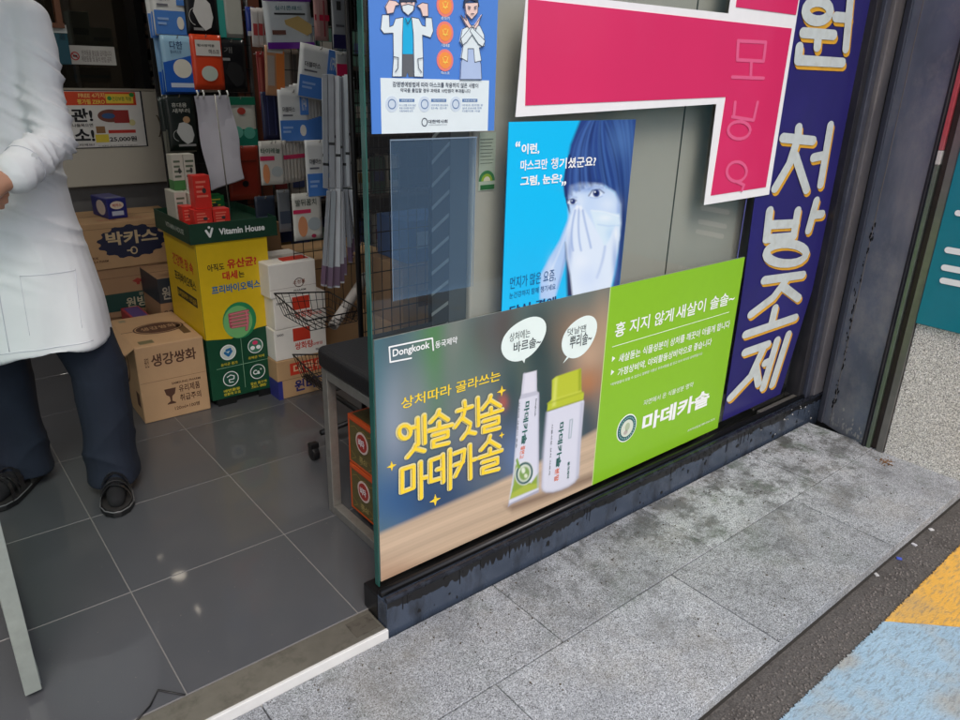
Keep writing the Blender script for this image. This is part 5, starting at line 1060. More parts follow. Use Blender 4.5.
def pack(label, px, Y, th, base, items=(), tilt=0, name='mask_pack', cat='pack', stack=1, group=None, seal=True, hook=True, rough=.3, yaw=0):
    x0, y0, x1, y1 = px; xc, yc = (x0+x1)/2, (y0+y1)/2
    c = at(xc, yc, 1, Y); w = at(x1, yc, 1, Y).x-at(x0, yc, 1, Y).x; h = at(xc, y0, 1, Y).z-at(xc, y1, 1, Y).z
    out = None
    for k in range(stack):
        t_ = thing(name, (c.x, Y, c.z-h/2), label if stack == 1 else label+(' (front of its bundle)' if 0 else ''), cat, group); O = Vector((c.x-w/2, Y, c.z-h/2))
        mb = MB(); n = 8; vs = []
        for i in range(n+1):
            for j in range(n+1):
                u, v = i/n, j/n; b = th*(math.sin(math.pi*u)**.5)*(math.sin(math.pi*min(v/.9, 1))**.5 if v < .9 else 0); b = max(b, .0006)
                vs.append((O.x+u*w, Y-b*.35, O.z+v*h))
        N = len(vs); vs += [(v[0], 2*Y-v[1]+.0005+(Y-v[1])*1.4, v[2]) for v in vs]
        fc = [(i*(n+1)+j, (i+1)*(n+1)+j, (i+1)*(n+1)+j+1, i*(n+1)+j+1) for i in range(n) for j in range(n)]
        rim = [i*(n+1) for i in range(n+1)]+[n*(n+1)+j for j in range(1, n+1)]+[i*(n+1)+n for i in range(n-1, -1, -1)]+[j for j in range(n-1, 0, -1)]
        mb.add(vs, fc+[tuple(q+N for q in f[::-1]) for f in fc]+[(rim[q], rim[(q+1) % len(rim)], rim[(q+1) % len(rim)]+N, rim[q]+N) for q in range(len(rim))])
        mb.build('pack_body', pm(base, rough), t_, smooth=True)
        F = Face((O.x, Y-th*.36-.0006, O.z), (1, 0, 0), (0, 0, 1), t_); hh = .0008
        for it in items:
            hh += .0004; kd, a0, b0, a1, b1, cc = it[:6]; cm = pm(cc, rough)
            if kd == 'r': F.rect(a0*w, b0*h, a1*w, b1*h, cm, hh, 'printed_panel')
            if kd == 'e': F.disc(a0*w, b0*h, a1*w, b1*h, cm, hh, 'printed_picture')
            if kd == 'm':      # folded mask picture
                F.poly([((a0+q[0]*a1)*w, (b0+q[1]*b1)*h) for q in ((-1, .1), (-.6, .9), (.1, 1), (.8, .6), (1, -.2), (.7, -.8), (.1, -1), (-.5, -.6))], cm, hh, 'mask_picture'); F.strokes([[((a0-.8*a1-.62*a1*math.cos(q_))*w, (b0-.2*b1+.5*b1*math.sin(q_))*h) for q_ in [-1.4+.35*j_ for j_ in range(9)]]], .0018, cm, h=hh+.0002, name='mask_picture')
            if kd == 't': F.text(it[6], a0*w, b0*h, (a1-a0)*w, (b1-b0)*h, cm, .012, hh)
            if kd == 'p': F.poly([(a*w, b*h) for a, b in it[6]], cm, hh, 'printed_panel')
        if hook: MB().tube([(c.x, Y+.06, c.z+h/2-.008), (c.x, Y-.012, c.z+h/2-.008), (c.x, Y-.016, c.z+h/2+.001)], .0018, 6).build('hanging_hook', M_STEEL, t_)
        t_.rotation_euler = (0, math.radians(-tilt), math.radians(yaw)); out = t_
    return out
BLU = (78, 130, 205); WHT = (214, 214, 212); BLK = (22, 22, 26)
def bw_items(): return [('r', .02, .02, .98, .42, BLU), ('r', .70, .52, .98, .98, BLU), ('t', .76, .60, .92, .85, WHT, 'KF94'), ('t', .12, .58, .52, .68, (60, 60, 70), '더블마스'), ('r', .12, .50, .44, .53, (110, 110, 120)), ('r', .10, .26, .42, .30, (150, 180, 225)), ('r', .10, .18, .34, .22, (150, 180, 225)), ('e', .76, .22, .10, .11, (230, 224, 214))]
pack('blue and white mask pack hanging at the top left beside the white post', (152, -24, 186, 36), 1.46, .02, WHT, bw_items())
pack('black mask pack with white folded mask picture in the top row', (184, -30, 217, 36), 1.45, .02, BLK, [('m', .52, .34, .30, .26, (214, 212, 210)), ('t', .2, .74, .7, .80, (200, 200, 200), '블랙마스크'), ('r', .2, .08, .5, .12, (150, 150, 150))])
pack('white pack with a teal left strip in the top row', (214, -30, 241, 38), 1.46, .015, (196, 196, 190), [('r', .0, .0, .34, .55, (60, 160, 150)), ('r', .42, .06, .95, .62, (180, 180, 172)), ('r', .45, .7, .9, .74, (130, 130, 130))])
pack('sky blue mask pack with a white cup mask picture in the second row', (163, 36, 196, 92), 1.44, .02, (150, 190, 216), [('p', 0, 0, 0, 0, (36, 96, 190), [(.0, .0), (1, .0), (1, .68), (.5, .60), (.0, .52)]), ('e', .56, .42, .28, .17, (226, 222, 208)), ('r', .16, .08, .92, .16, (206, 216, 230)), ('t', .24, .76, .62, .90, (30, 60, 110), '다한'), ('t', .24, .68, .56, .74, (30, 60, 110), '황사마스크')])
pack('orange mask pack with a white header in the second row', (192, 35, 223, 90), 1.43, .02, (214, 68, 32), [('r', .14, .62, .94, .90, (214, 210, 204)), ('e', .52, .30, .26, .14, (196, 206, 196)), ('t', .2, .78, .75, .83, (40, 40, 40), '황사방역용'), ('t', .55, .66, .88, .74, (40, 40, 40), '마스크')])
pack('black pack with a faint mask drawing at the end of the second row', (219, 40, 246, 92), 1.44, .02, BLK, [('m', .55, .34, .34, .24, (40, 40, 42)), ('r', .14, .60, .40, .65, (150, 150, 150)), ('t', .2, .74, .5, .86, (110, 110, 110), '개')])
pack('dark green black mask pack with tan mask wearer picture in the third row', (167, 95, 196, 151), 1.44, .02, (26, 34, 32), [('m', .58, .32, .30, .20, (196, 198, 196)), ('t', .2, .78, .72, .86, (190, 190, 180), '휴대용'), ('t', .2, .68, .80, .76, (190, 190, 180), '새부리'), ('e', .66, .56, .12, .06, (176, 140, 104)), ('r', .3, .08, .9, .12, (150, 150, 150))])
pack('green and white pack half behind the hanging flyers', (227, 97, 256, 147), 1.42, .02, (196, 196, 186), [('r', 0, .84, 1, 1, (30, 110, 84)), ('r', 0, .0, 1, .36, (34, 120, 100)), ('e', .5, .72, .14, .07, (176, 70, 60)), ('e', .3, .30, .2, .12, (110, 190, 170)), ('e', .72, .28, .2, .12, (90, 170, 150))])
pack('dark red brown pack low behind the hanging flyers', (228, 146, 260, 200), 1.40, .02, (132, 44, 30), [('e', .5, .3, .1, .06, BLK), ('r', .1, .7, .9, .74, (100, 40, 30))])

for (lab, bb_, c1, c2) in (('blue and white pack', (152, -24, 186, 36), WHT, BLU), ('black pack', (184, -30, 217, 36), BLK, (60, 60, 64)), ('grey white pack', (214, -30, 241, 38), (186, 186, 180), (60, 160, 150)), ('sky blue pack', (163, 36, 196, 92), (120, 160, 196), (36, 96, 190)), ('orange pack', (192, 35, 223, 90), (206, 66, 32), (220, 214, 204)), ('dark green pack', (167, 95, 196, 151), (30, 40, 38), (120, 120, 110)), ('green and white pack', (227, 97, 256, 147), (186, 186, 176), (34, 120, 100))):
    for k in (1, 2):
        pack(('second ', 'rearmost ')[k-1]+lab+' on its peg, behind the front one of the same kind', (bb_[0]-k*2.4, bb_[1]+k*.8, bb_[2]-k*2.4, bb_[3]+k*1.2), 1.46+k*.014, .012, c1, [('r', 0, 0, 1, .40, c2)], tilt=(-1)**k*1.5, group='packs hanging behind the front ones')
# ---- right hand black grid stand with packs
gs = thing('black_grid_stand', (1.25, .95, 0), 'black wire grid stand on casters holding packs and wire baskets', 'display rack')
pp = at(345, 0, 1, .45); pq = at(362, 345, 1, .45)
MB().tube([(pp.x+.005, .45, 2.1), (pq.x, .45, .09)], .010, 10).build('stand_post', M_BLACKMETAL, gs, smooth=True)
MB().tube([(1.33, .45, 2.1), (1.33, .45, .09)], .010, 10).build('stand_post', M_BLACKMETAL, gs, smooth=True)
mb = MB()
for i in range(24): mb.tube([(pq.x, .452, .35+i*.075), (1.33, .452, .35+i*.075)], .0022, 5)
for i in range(9): x = pq.x+.02+i*.040; mb.tube([(x, .456, .3), (x, .456, 2.1)], .0018, 5)
o = mb.build('wire_grid', M_BLACKMETAL, gs); o['kind'] = 'stuff'
mb = MB()
for i in range(20): mb.tube([(1.0, .975, .55+i*.08), (1.6, .975, .55+i*.08)], .0018, 5)
for i in range(14): x = 1.0+i*.045; mb.tube([(x, .979, .3), (x, .979, 2.1)], .0018, 5)
o = mb.build('wire_grid', M_BLACKMETAL, gs); o['kind'] = 'stuff'
MB().tube([(.80, .42, .075), (1.33, .47, .085)], .011, 8).build('stand_foot', M_BLACKMETAL, gs, smooth=True); MB().tube([(1.0, .35, .085), (1.0, .98, .085)], .011, 8).build('stand_foot', M_BLACKMETAL, gs, smooth=True)
cp_ = at(314, 452, 2, .03)
for (x, y) in ((cp_.x, cp_.y), (1.02, .97), (1.33, .5)):
    w_ = MB().lathe((x-.012, y, .026), [(.010, -.002), (.025, 0), (.026, .006), (.026, .018), (.025, .024), (.010, .026)], 18, 'x').build('caster', pm((20, 20, 22), .4), gs, smooth=False)
    MB().bx(x-.016, x+.018, y-.010, y+.018, .045, .066).build('caster_fork', M_BLACKMETAL, w_, bevel=.003)
def basket(tl, tr, Y, h, dep, label):
    a, b_ = at(*tl, 1, Y), at(*tr, 1, Y); z1 = (a.z+b_.z)/2; t_ = thing('wire_basket', ((a.x+b_.x)/2, Y, z1-h), label, 'basket', 'black wire baskets on the grid stand')
    mb = MB(); i_ = .028
    top = [(a.x, Y, z1), (b_.x, Y, z1), (b_.x, Y+dep, z1+.01), (a.x, Y+dep, z1+.04)]; bot = [(a.x+i_, Y+i_, z1-h), (b_.x-i_*.3, Y+i_, z1-h), (b_.x-i_*.3, Y+dep-.01, z1-h), (a.x+i_, Y+dep-.01, z1-h)]
    MB().tube(top, .0032, 6, True).build('basket_rim', M_BLACKMETAL, t_); mb.tube(bot, .0018, 5, True)
    for q in (.45,): mb.tube([Vector(p).lerp(Vector(r_), q) for p, r_ in zip(top, bot)], .0013, 5, True)
    for e in range(4):
        for s_ in range(8):
            p = Vector(top[e]).lerp(Vector(top[(e+1) % 4]), s_/8); q = Vector(bot[e]).lerp(Vector(bot[(e+1) % 4]), s_/8); mb.tube([p, q], .0013, 5)
    for s_ in range(1, 8): mb.tube([Vector(bot[0]).lerp(Vector(bot[1]), s_/8), Vector(bot[3]).lerp(Vector(bot[2]), s_/8)], .0018, 5)
    o = mb.build('basket_wires', M_BLACKMETAL, t_); o['kind'] = 'stuff'
basket((306, 318), (362, 313), .46, .05, .26, 'upper black wire basket jutting left from the grid stand above the bench')
basket((322, 382), (354, 376), .46, .06, .24, 'lower black wire basket half hidden behind the bench')
rt = thing('rolled_poster', (1.1, .6, .45), 'pale rolled poster tube leaning in the upper wire basket', 'poster roll')
a, b_ = at(333, 326, 1, .56), at(366, 276, 1, .72); MB().tube([a, b_], .020, 14).build('roll', pm((176, 170, 164)), rt, smooth=True); MB().tube([a+(a-b_).normalized()*.0005, a+(a-b_).normalized()*.003], .014, 12).build('roll_end', pm((90, 84, 80)), rt)

pack('white and violet pack with a cream sponge picture hanging at the top', (266, -6, 313, 49), .90, .018, (206, 210, 212), [('r', 0, .86, 1, 1, (110, 40, 150)), ('r', 0, 0, 1, .12, (110, 40, 150)), ('p', 0, 0, 0, 0, (206, 174, 112), [(.40, .52), (.70, .60), (.97, .44), (.97, .30), (.86, .24), (.42, .44)]), ('t', .22, .70, .80, .78, (100, 140, 150), '실리콘패드'), ('r', .2, .62, .85, .65, (60, 60, 60)), ('r', .12, .26, .4, .34, (120, 80, 70))], tilt=3)
for i, (x, tl) in enumerate(((254, 0), (259, 1), (264, 2), (269, 3))): pack(('leftmost', 'second', 'third', 'rightmost')[i]+' slim white and red sachet in the fan left of the violet pack', (x-3, 8, x+4, 47), .96+.004*i, .006, (196, 190, 186), [('r', .2, .3, .8, .6, (170, 60, 60))], tilt=-2-tl, name='slim_sachet', group='slim sachets left of the violet pack', hook=False)
pack('small dark blue box with a white foot hanging left of the sachets', (246, 7, 255, 36), 1.0, .02, (34, 52, 130), [('r', 0, 0, 1, .16, (200, 200, 200))], name='small_blue_pack')
pack('clear pink red bundle of sticks hanging at the top right', (314, -4, 328, 41), .92, .02, (170, 130, 126), [('r', 0, .45, 1, .58, (190, 40, 70)), ('r', .1, .1, .3, .9, (196, 150, 146)), ('r', .6, .1, .7, .9, (150, 70, 76))], name='stick_bundle')
pack('grey pack with a navy foot hanging beside the black post', (332, -6, 346, 49), .80, .015, (150, 152, 156), [('r', 0, 0, 1, .26, (44, 40, 84)), ('r', .3, .7, .6, .86, (60, 60, 60)), ('r', .2, .4, .8, .44, (90, 90, 96))])
pack('translucent orange tubing pack below the sachets', (264, 46, 283, 96), .92, .016, (176, 130, 96), [('r', .55, .04, .98, .9, (206, 120, 60)), ('r', .1, .2, .45, .8, (170, 156, 146)), ('r', .1, .86, .9, .96, (190, 186, 180))], tilt=-3)
pack('tilted blue and white mask pack hanging in front of the others by a strap', (295, 46, 334, 100), .86, .02, WHT, bw_items(), tilt=-9)
pack('magenta and grey pack peeking beside the black post', (336, 52, 347, 76), .82, .012, (170, 170, 170), [('r', 0, 0, 1, .5, (210, 40, 90))])
pack('dull red packet between the orange pack and the navy slim packs', (258, 52, 266, 110), 1.04, .01, (130, 40, 40), [('r', .2, .1, .5, .9, (170, 90, 80))])
pack('brown grey sachet pack behind the tilted mask pack', (282, 50, 300, 94), 1.02, .012, (110, 100, 92), [('r', .1, .1, .4, .9, (140, 134, 126)), ('r', .6, .1, .8, .9, (70, 66, 64))])
pack('dark brown pack hanging right of the middle bundle', (309, 96, 322, 142), 1.0, .012, (60, 44, 34), [('r', .3, .1, .5, .9, (96, 76, 56))])
pack('dark blue grey pack low behind the flyers rod', (256, 196, 276, 236), 1.1, .012, (46, 54, 70), [('r', .1, .2, .9, .5, (90, 100, 116))])
pack('pale slim pack low beside the heel plaster pack', (278, 190, 291, 232), 1.08, .012, (120, 124, 130), [('r', .1, .2, .9, .5, (70, 80, 96))])
pack('navy slim packs hanging under the orange one', (262, 92, 279, 140), 1.0, .02, (30, 34, 66), [('r', .3, .1, .34, .9, (60, 66, 110)), ('r', .7, .1, .74, .9, (60, 66, 110))])
for i in range(5): pack(('front', 'second', 'third', 'fourth', 'rearmost')[i]+' blue and white mask pack in the middle bundle', (279+i*4, 90-i*1.5, 309+i*3, 142-i*.5), .90+i*.010, .010, WHT, bw_items() if i == 0 else [('r', 0, 0, 1, .42, BLU)], group='blue and white mask packs in the middle bundle')
MB_ = None
for i in range(9): pack(('front', 'second', 'third', 'fourth', 'fifth', 'sixth', 'seventh', 'eighth', 'rearmost')[i]+' white plaster pack with pink band in the row under the blue bundle', (260+i*3.4, 141-i*.2, 284+i*3.4, 185-i*.6), .88+i*.012, .006, (196, 192, 184), [('r', 0, .56, .60, .66, (200, 50, 90)), ('t', .05, .72, .85, .84, (50, 90, 70), '타이레놀'), ('e', .68, .30, .24, .12, (170, 176, 176)), ('e', .22, .26, .14, .22, (214, 140, 96))] if i == 0 else [('r', 0, .56, 1, .66, (190, 50, 90))], group='white plaster packs in a row')
pack('single blue and white mask pack low beside the grey sachets', (306, 140, 334, 197), .84, .014, WHT, bw_items())
pack('white plaster pack with pink band and heel picture hanging lowest', (293, 193, 322, 240), .84, .014, (200, 198, 190), [('r', 0, .58, .6, .66, (200, 50, 90)), ('e', .3, .3, .16, .22, (206, 140, 100)), ('e', .7, .34, .22, .14, (160, 168, 172)), ('t', .08, .74, .8, .88, (60, 70, 60), '발뒤꿈치'), ('e', .66, .08, .08, .04, (150, 40, 70))])
# grey slim sachets: two hanging fans, seen edge on
for i in range(14):
    p0 = at(325+i*2.0, 76+random.uniform(-2, 3), 1, .74); p1 = at(327+i*1.85+(i-3)*.3, 188+random.uniform(-3, 3), 1, .74); t_ = thing('grey_sachet', (p0.x, .74, p1.z), ('leftmost', 'second', 'third', 'fourth', 'fifth', 'sixth', 'seventh', 'eighth', 'ninth', 'tenth', 'eleventh', 'twelfth', 'thirteenth', 'rightmost')[i]+' long grey sachet in the upper hanging fan beside the black post', 'sachet', 'long grey sachets in the upper fan')
    M_ = Matrix.Rotation(math.radians(-62+(i*37)%40), 3, 'Z'); L_ = (p0-p1).length; mid = (p0+p1)/2; ax_ = (p0-p1).normalized(); R_ = Matrix.Rotation(math.atan2(ax_.x, ax_.z), 3, 'Y')
    MB().box(mid+Vector((0, .02*math.sin(i*2), 0)), (.022, .005, L_), R_ @ M_).build('sachet_body', mat('sachet_silver', (206, 210, 216), .3, .1, var=.12, scale=12) if i % 2 else mat('sachet_grey', (150, 154, 162), .3, .2, var=.12, scale=12), t_, bevel=.0018)
    MB().box(mid-ax_*L_*(.28-.09*(i % 4))+Vector((0, .02*math.sin(i*2), 0)), (.0226, .0056, .010), R_ @ M_).build('dark_mark', M_INK, t_)
for i in range(14):
    p0 = at(329+i*1.5, 190+random.uniform(-2, 2), 1, .72); p1 = at(323+i*2.6, 287-max(0, i-6)*6+random.uniform(-2, 2), 1, .72); t_ = thing('grey_sachet', (p0.x, .72, p1.z), ('leftmost', 'second', 'third', 'fourth', 'fifth', 'sixth', 'seventh', 'eighth', 'ninth', 'tenth', 'eleventh', 'twelfth', 'thirteenth', 'rightmost')[i]+' grey sachet with violet foot in the lower hanging fan', 'sachet', 'grey sachets in the lower fan')
    M_ = Matrix.Rotation(math.radians(-64+(i*31)%44), 3, 'Z'); L_ = (p0-p1).length; mid = (p0+p1)/2+Vector((0, .015*math.sin(i*2.3), 0)); ax_ = (p0-p1).normalized(); R_ = Matrix.Rotation(math.atan2(ax_.x, ax_.z), 3, 'Y')
    MB().box(mid, (.020, .005, L_), R_ @ M_).build('sachet_body', MATS['sachet_silver'] if i % 2 else MATS['sachet_grey'], t_, bevel=.0018); MB().box(mid-ax_*L_*.38, (.0206, .0056, L_*.20), R_ @ M_).build('violet_foot', pm((104, 82, 104)), t_)

# ---- bench with cushion and drink boxes
be = thing('steel_bench', (.9, -.15, 0), 'brushed steel bench frame with a black cushion behind the glass edge', 'bench')
bxL, bxR, bya, byb, bz = .6275, 1.55, -.44, .040, .505
t_w = .030
for x in (bxL, bxR-t_w):
    MB().bx(x, x+t_w, byb-.032, byb, .0, bz).build('leg', M_STEEL, be, bevel=.002); MB().bx(x, x+t_w, bya, bya+.032, .0, bz).build('leg', M_STEEL, be, bevel=.002)
    MB().bx(x, x+t_w, bya+.0325, byb-.0325, .0, .030).build('bottom_bar', M_STEEL, be, bevel=.002); MB().bx(x, x+t_w, bya+.0325, byb-.0325, bz-.030, bz).build('top_bar', M_STEEL, be, bevel=.002)
MB().bx(bxL+t_w+.001, bxR-t_w-.001, bya, bya+.03, bz-.03, bz).build('long_rail', M_STEEL, be, bevel=.002); MB().bx(bxL+t_w+.001, bxR-t_w-.001, byb-.03, byb, bz-.03, bz).build('long_rail', M_STEEL, be, bevel=.002)
cu = MB().bx(bxL-.008, bxR, bya-.002, byb+.012, bz+.001, bz+.070).build('cushion', mat('black_vinyl', (26, 26, 29), .45, var=.1, bump=.3, bscale=160), be, bevel=.018, seg=4, smooth=False)
M_OL = mat('olive_print', (92, 82, 44), .45, var=.25, scale=60); M_OR = pm((206, 84, 32), .45)
for i, (z0, lab) in enumerate(((.032, 'lower orange and olive drink box under the steel bench'), (.202, 'upper orange and olive drink box under the steel bench'))):
    x0 = .672; y0, y1 = -.41, -.03; h = .165
    t_ = thing('drink_box', (x0+.1, -.2, z0), lab, 'box', 'orange and olive drink boxes'); MB().bx(x0, x0+.30, y0, y1, z0, z0+h).build('box_body', M_OR, t_, bevel=.002)
    S = Face((x0, y1, z0), (0, -1, 0), (0, 0, 1), t_); d = y1-y0; S.rect(.012, .010, d-.012, h-.016, M_OL, .0008, 'olive_panel')
    S.disc(.085, .095, .036, .036, pm((214, 190, 180)), .0016, 'round_badge'); S.disc(.085, .095, .029, .029, pm((166, 52, 44)), .0022, 'round_badge'); S.text('비타', .066, .082, .036, .026, WT, .02, .003)
    S.text('홍삼', .065, .025, .05, .022, pm((170, 150, 90)), .01, .0016)
    for k in range(7): S.strokes([[(.02+.05*k, .016), (.045+.05*k, .03), (.02+.05*k, .044)]], .003, pm((140, 118, 60)), h=.0012, name='printed_pattern'); S.strokes([[(.02+.05*k, .128), (.045+.05*k, .138), (.07+.05*k, .128)]], .003, pm((140, 118, 60)), h=.0012, name='printed_pattern')
    S.poly([(.205, .02), (.235, .02), (.237, .085), (.227, .105), (.226, .135), (.214, .135), (.213, .105), (.203, .085)], pm((120, 66, 30)), .0016, 'bottle_picture'); S.rect(.206, .04, .234, .075, pm((214, 190, 150)), .0022, 'bottle_picture')
    T = Face((x0, y0, z0+h), (1, 0, 0), (0, 1, 0), t_); T.rect(.010, .012, .29, d-.012, M_OL, .0008, 'olive_panel'); T.disc(.12, .12, .05, .032, pm((206, 150, 130)), .0016, 'round_badge')
    S.rect(.0, h-.016, d, h-.014, pm((150, 50, 30)), .0009, 'edge_line')

# ================================================================== PERSON
def loft(mb, rings, n=20):
    """rings: (centre, half width vector, half depth vector)"""
    vs = []
    for (c, a, b) in rings:
        c, a, b = Vector(c), Vector(a), Vector(b)
        for k in range(n):
            t = 6.2832*k/n; ct, st = math.cos(t), math.sin(t); p = .85
            vs.append(c+a*(abs(ct)**p*(1 if ct > 0 else -1))+b*(abs(st)**p*(1 if st > 0 else -1)))
    fs = [(i*n+k, i*n+(k+1) % n, (i+1)*n+(k+1) % n, (i+1)*n+k) for i in range(len(rings)-1) for k in range(n)]
    fs += [tuple(range(n))[::-1], tuple(range((len(rings)-1)*n, len(rings)*n))]; mb.add(vs, fs)
def ball(mb, c, r, sc=(1, 1, 1), n=12):
    prof = [(max(1e-4, math.sin(math.pi*i/n)), -math.cos(math.pi*i/n)) for i in range(n+1)]
    m2 = MB().lathe((0, 0, 0), prof, 16); mb.add([Vector((v[0]*r*sc[0], v[1]*r*sc[1], v[2]*r*sc[2]))+Vector(c) for v in m2.v], m2.f)
def limb(mb, pts, radii, n=14):
    mb.tube(pts, radii, n)
    for p, r in zip(pts, radii): ball(mb, p, r*.99, n=8)
def organic(name, mb, m_, parent, vox, smooth=3, fn=None):
    me = bpy.data.meshes.new(name); me.from_pydata([tuple(v) for v in mb.v], [], mb.f)
    bm = bmesh.new(); bm.from_mesh(me); bmesh.ops.recalc_face_normals(bm, faces=bm.faces); bm.to_mesh(me); bm.free()
    o = bpy.data.objects.new(name, me); TSC.collection.objects.link(o)
    r = o.modifiers.new('r', 'REMESH'); r.mode = 'VOXEL'; r.voxel_size = vox
    s_ = o.modifiers.new('s', 'SMOOTH'); s_.iterations = smooth; s_.factor = .6
    with bpy.context.temp_override(scene=TSC, view_layer=TSC.view_layers[0]):
        dg = bpy.context.evaluated_depsgraph_get(); me2 = bpy.data.meshes.new_from_object(o.evaluated_get(dg))
    bpy.data.objects.remove(o); n = len(me2.vertices); V = np.empty(n*3, np.float32); me2.vertices.foreach_get('co', V); V = V.reshape(-1, 3)
    N = np.empty(n*3, np.float32); me2.vertex_normals.foreach_get('vector', N); N = N.reshape(-1, 3)
    if fn is not None: V = V+N*fn(V, N)[:, None]
    V = V-np.array(wloc(parent), np.float32); me2.vertices.foreach_set('co', V.astype(np.float32).ravel()); me2.update()
    me2.name = name; me2.materials.clear(); me2.materials.append(m_)
    for p in me2.polygons: p.use_smooth = True
    o = bpy.data.objects.new(name, me2); COL.objects.link(o); o.parent = parent; return o
TSC = bpy.data.scenes.new('tailoring')
pe = thing('person', (-.03, .64, 0), 'person in a white coat, navy trousers and black sandals with hands held at the belly', 'person')
fwd = Vector((-.42, -.907, 0)); rgt = Vector((.907, -.42, 0))      # facing, and the person's left side
C0 = Vector((-.045, .66, 0))
def B(l, f, z): return C0+rgt*l+fwd*f+Vector((0, 0, z))
# feet
hA, tA = Vector((.128, .640, 0)), Vector((.072, .405, 0)); hB, tB = Vector((-.075, .86, 0)), Vector((-.235, .665, 0))
aA, aB = hA.lerp(tA, .16)+Vector((0, 0, .085)), hB.lerp(tB, .16)+Vector((0, 0, .085))
kA = B(.10, .03, .44); kA = Vector((.125, .60, .43)); kB = Vector((-.115, .78, .43)); pA, pB = B(.085, .0, .80), B(-.085, .0, .80)
shA, shB = B(.158, 0, 1.45), B(-.165, 0, 1.45)
elA = Vector((.088, .470, 1.150)); wrA = Vector((-.045, .345, 1.075)); elB = B(-.27, .06, 1.13); wrB = B(-.02, .25, 1.04)
bb = MB()
loft(bb, [(B(0, 0, .78), rgt*.15, fwd*.095), (B(0, 0, .88), rgt*.155, fwd*.10), (B(0, 0, 1.02), rgt*.135, fwd*.09), (B(0, 0, 1.20), rgt*.155, fwd*.10), (B(0, 0, 1.40), rgt*.16, fwd*.095), (B(0, 0, 1.47), rgt*.11, fwd*.07)])
limb(bb, [B(0, 0, 1.43), B(0, .01, 1.53), B(0, .02, 1.59)], [.06, .054, .052])
hc = B(0, .035, 1.675); ball(bb, hc, .1, (.74, .92, 1.15)); ball(bb, hc+fwd*.02-Vector((0, 0, .055)), .06, (.9, .95, 1.0))
ball(bb, hc+fwd*.098-Vector((0, 0, .012)), .014, (.8, .9, 1.6)); ball(bb, hc+fwd*.085-Vector((0, 0, .06)), .018, (1.4, .7, .6)); ball(bb, hc+rgt*.075, .02, (.6, .8, 1.5)); ball(bb, hc-rgt*.075, .02, (.6, .8, 1.5))
for s_ in (1, -1): ball(bb, hc+rgt*.03*s_+fwd*.085+Vector((0, 0, .018)), .015)
for (s0, e0, w0) in ((shA, elA, wrA), (shB, elB, wrB)): limb(bb, [s0, s0.lerp(e0, .5), e0, e0.lerp(w0, .45), w0], [.048, .043, .036, .034, .026])
for (p0, k0, a0) in ((pA, kA, aA), (pB, kB, aB)): limb(bb, [p0, p0.lerp(k0, .5), k0, k0.lerp(a0, .4), a0], [.078, .066, .05, .048, .034])
for (h0, t0, a0) in ((hA, tA, aA), (hB, tB, aB)): limb(bb, [a0, h0.lerp(t0, .12)+Vector((0, 0, .05))], [.034, .034]); limb(bb, [h0.lerp(t0, .14)+Vector((0, 0, .05)), h0.lerp(t0, .55)+Vector((0, 0, .045)), h0.lerp(t0, .86)+Vector((0, 0, .034))], [.026, .027, .016])
def hand(w0, dirv, nrm, flip):
    dirv = dirv.normalized(); side = dirv.cross(nrm).normalized()*flip
    palm = w0+dirv*.045
    limb(bb, [w0, w0+dirv*.03, w0+dirv*.075], [.026, .032, .030], 10); limb(bb, [palm+side*.012, palm+dirv*.035+side*.016], [.026, .020], 10); limb(bb, [palm-side*.014, palm+dirv*.035-side*.018], [.024, .018], 10)
    for i, (o_, L_) in enumerate(((-.027, .066), (-.009, .078), (.009, .073), (.026, .058))):
        b0 = w0+dirv*.078+side*o_; m1 = b0+dirv*L_*.48+nrm*.012; e1 = b0+dirv*L_*.80+nrm*.038; limb(bb, [b0, m1, e1], [.0098, .009, .008], 8)
    t0 = w0+dirv*.03-side*.028; limb(bb, [t0, t0+dirv*.03-side*.022+nrm*.01, t0+dirv*.056-side*.022+nrm*.028], [.012, .010, .009], 8)
hand(wrA, Vector((-.9, -.1, -.25)), Vector((-.1, .9, -.3)).normalized(), 1)
hand(wrB, (rgt*.8+fwd*.3-Vector((0, 0, .1))), (-fwd*.9).normalized(), -1)
skin = mat('skin', (206, 150, 124), .5, var=.08, scale=20)
skin.node_tree.nodes['Principled BSDF'].inputs['Subsurface Weight'].default_value = .1; skin.node_tree.nodes['Principled BSDF'].inputs['Subsurface Radius'].default_value = (.01, .004, .002)
organic('body', bb, skin, pe, .005, 2)
for s_ in (1, -1):
    MB().lathe(hc+rgt*.03*s_+fwd*.096+Vector((0, 0, .020)), [(.001, -.006), (.007, -.003), (.008, 0), (.007, .003), (.001, .006)], 10).build('eye', pm((40, 30, 26), .2), pe, smooth=True)
hm = MB(); ball(hm, hc+Vector((0, 0, .03))-fwd*.018, .108, (.80, .94, 1.06)); hm2 = MB()
for v in range(0): pass
organic('hair', hm, mat('black_hair', (22, 20, 20), .45, var=.3, scale=120, bump=.6, bscale=300), pe, .006, 2, lambda V, N: .003*np.sin(V[:, 0]*300)*np.sin(V[:, 1]*260)-.05*np.clip((np.dot(V-np.array(hc), np.array(fwd))-.02)/.06, 0, 1)*(V[:, 2] < hc.z+.05))
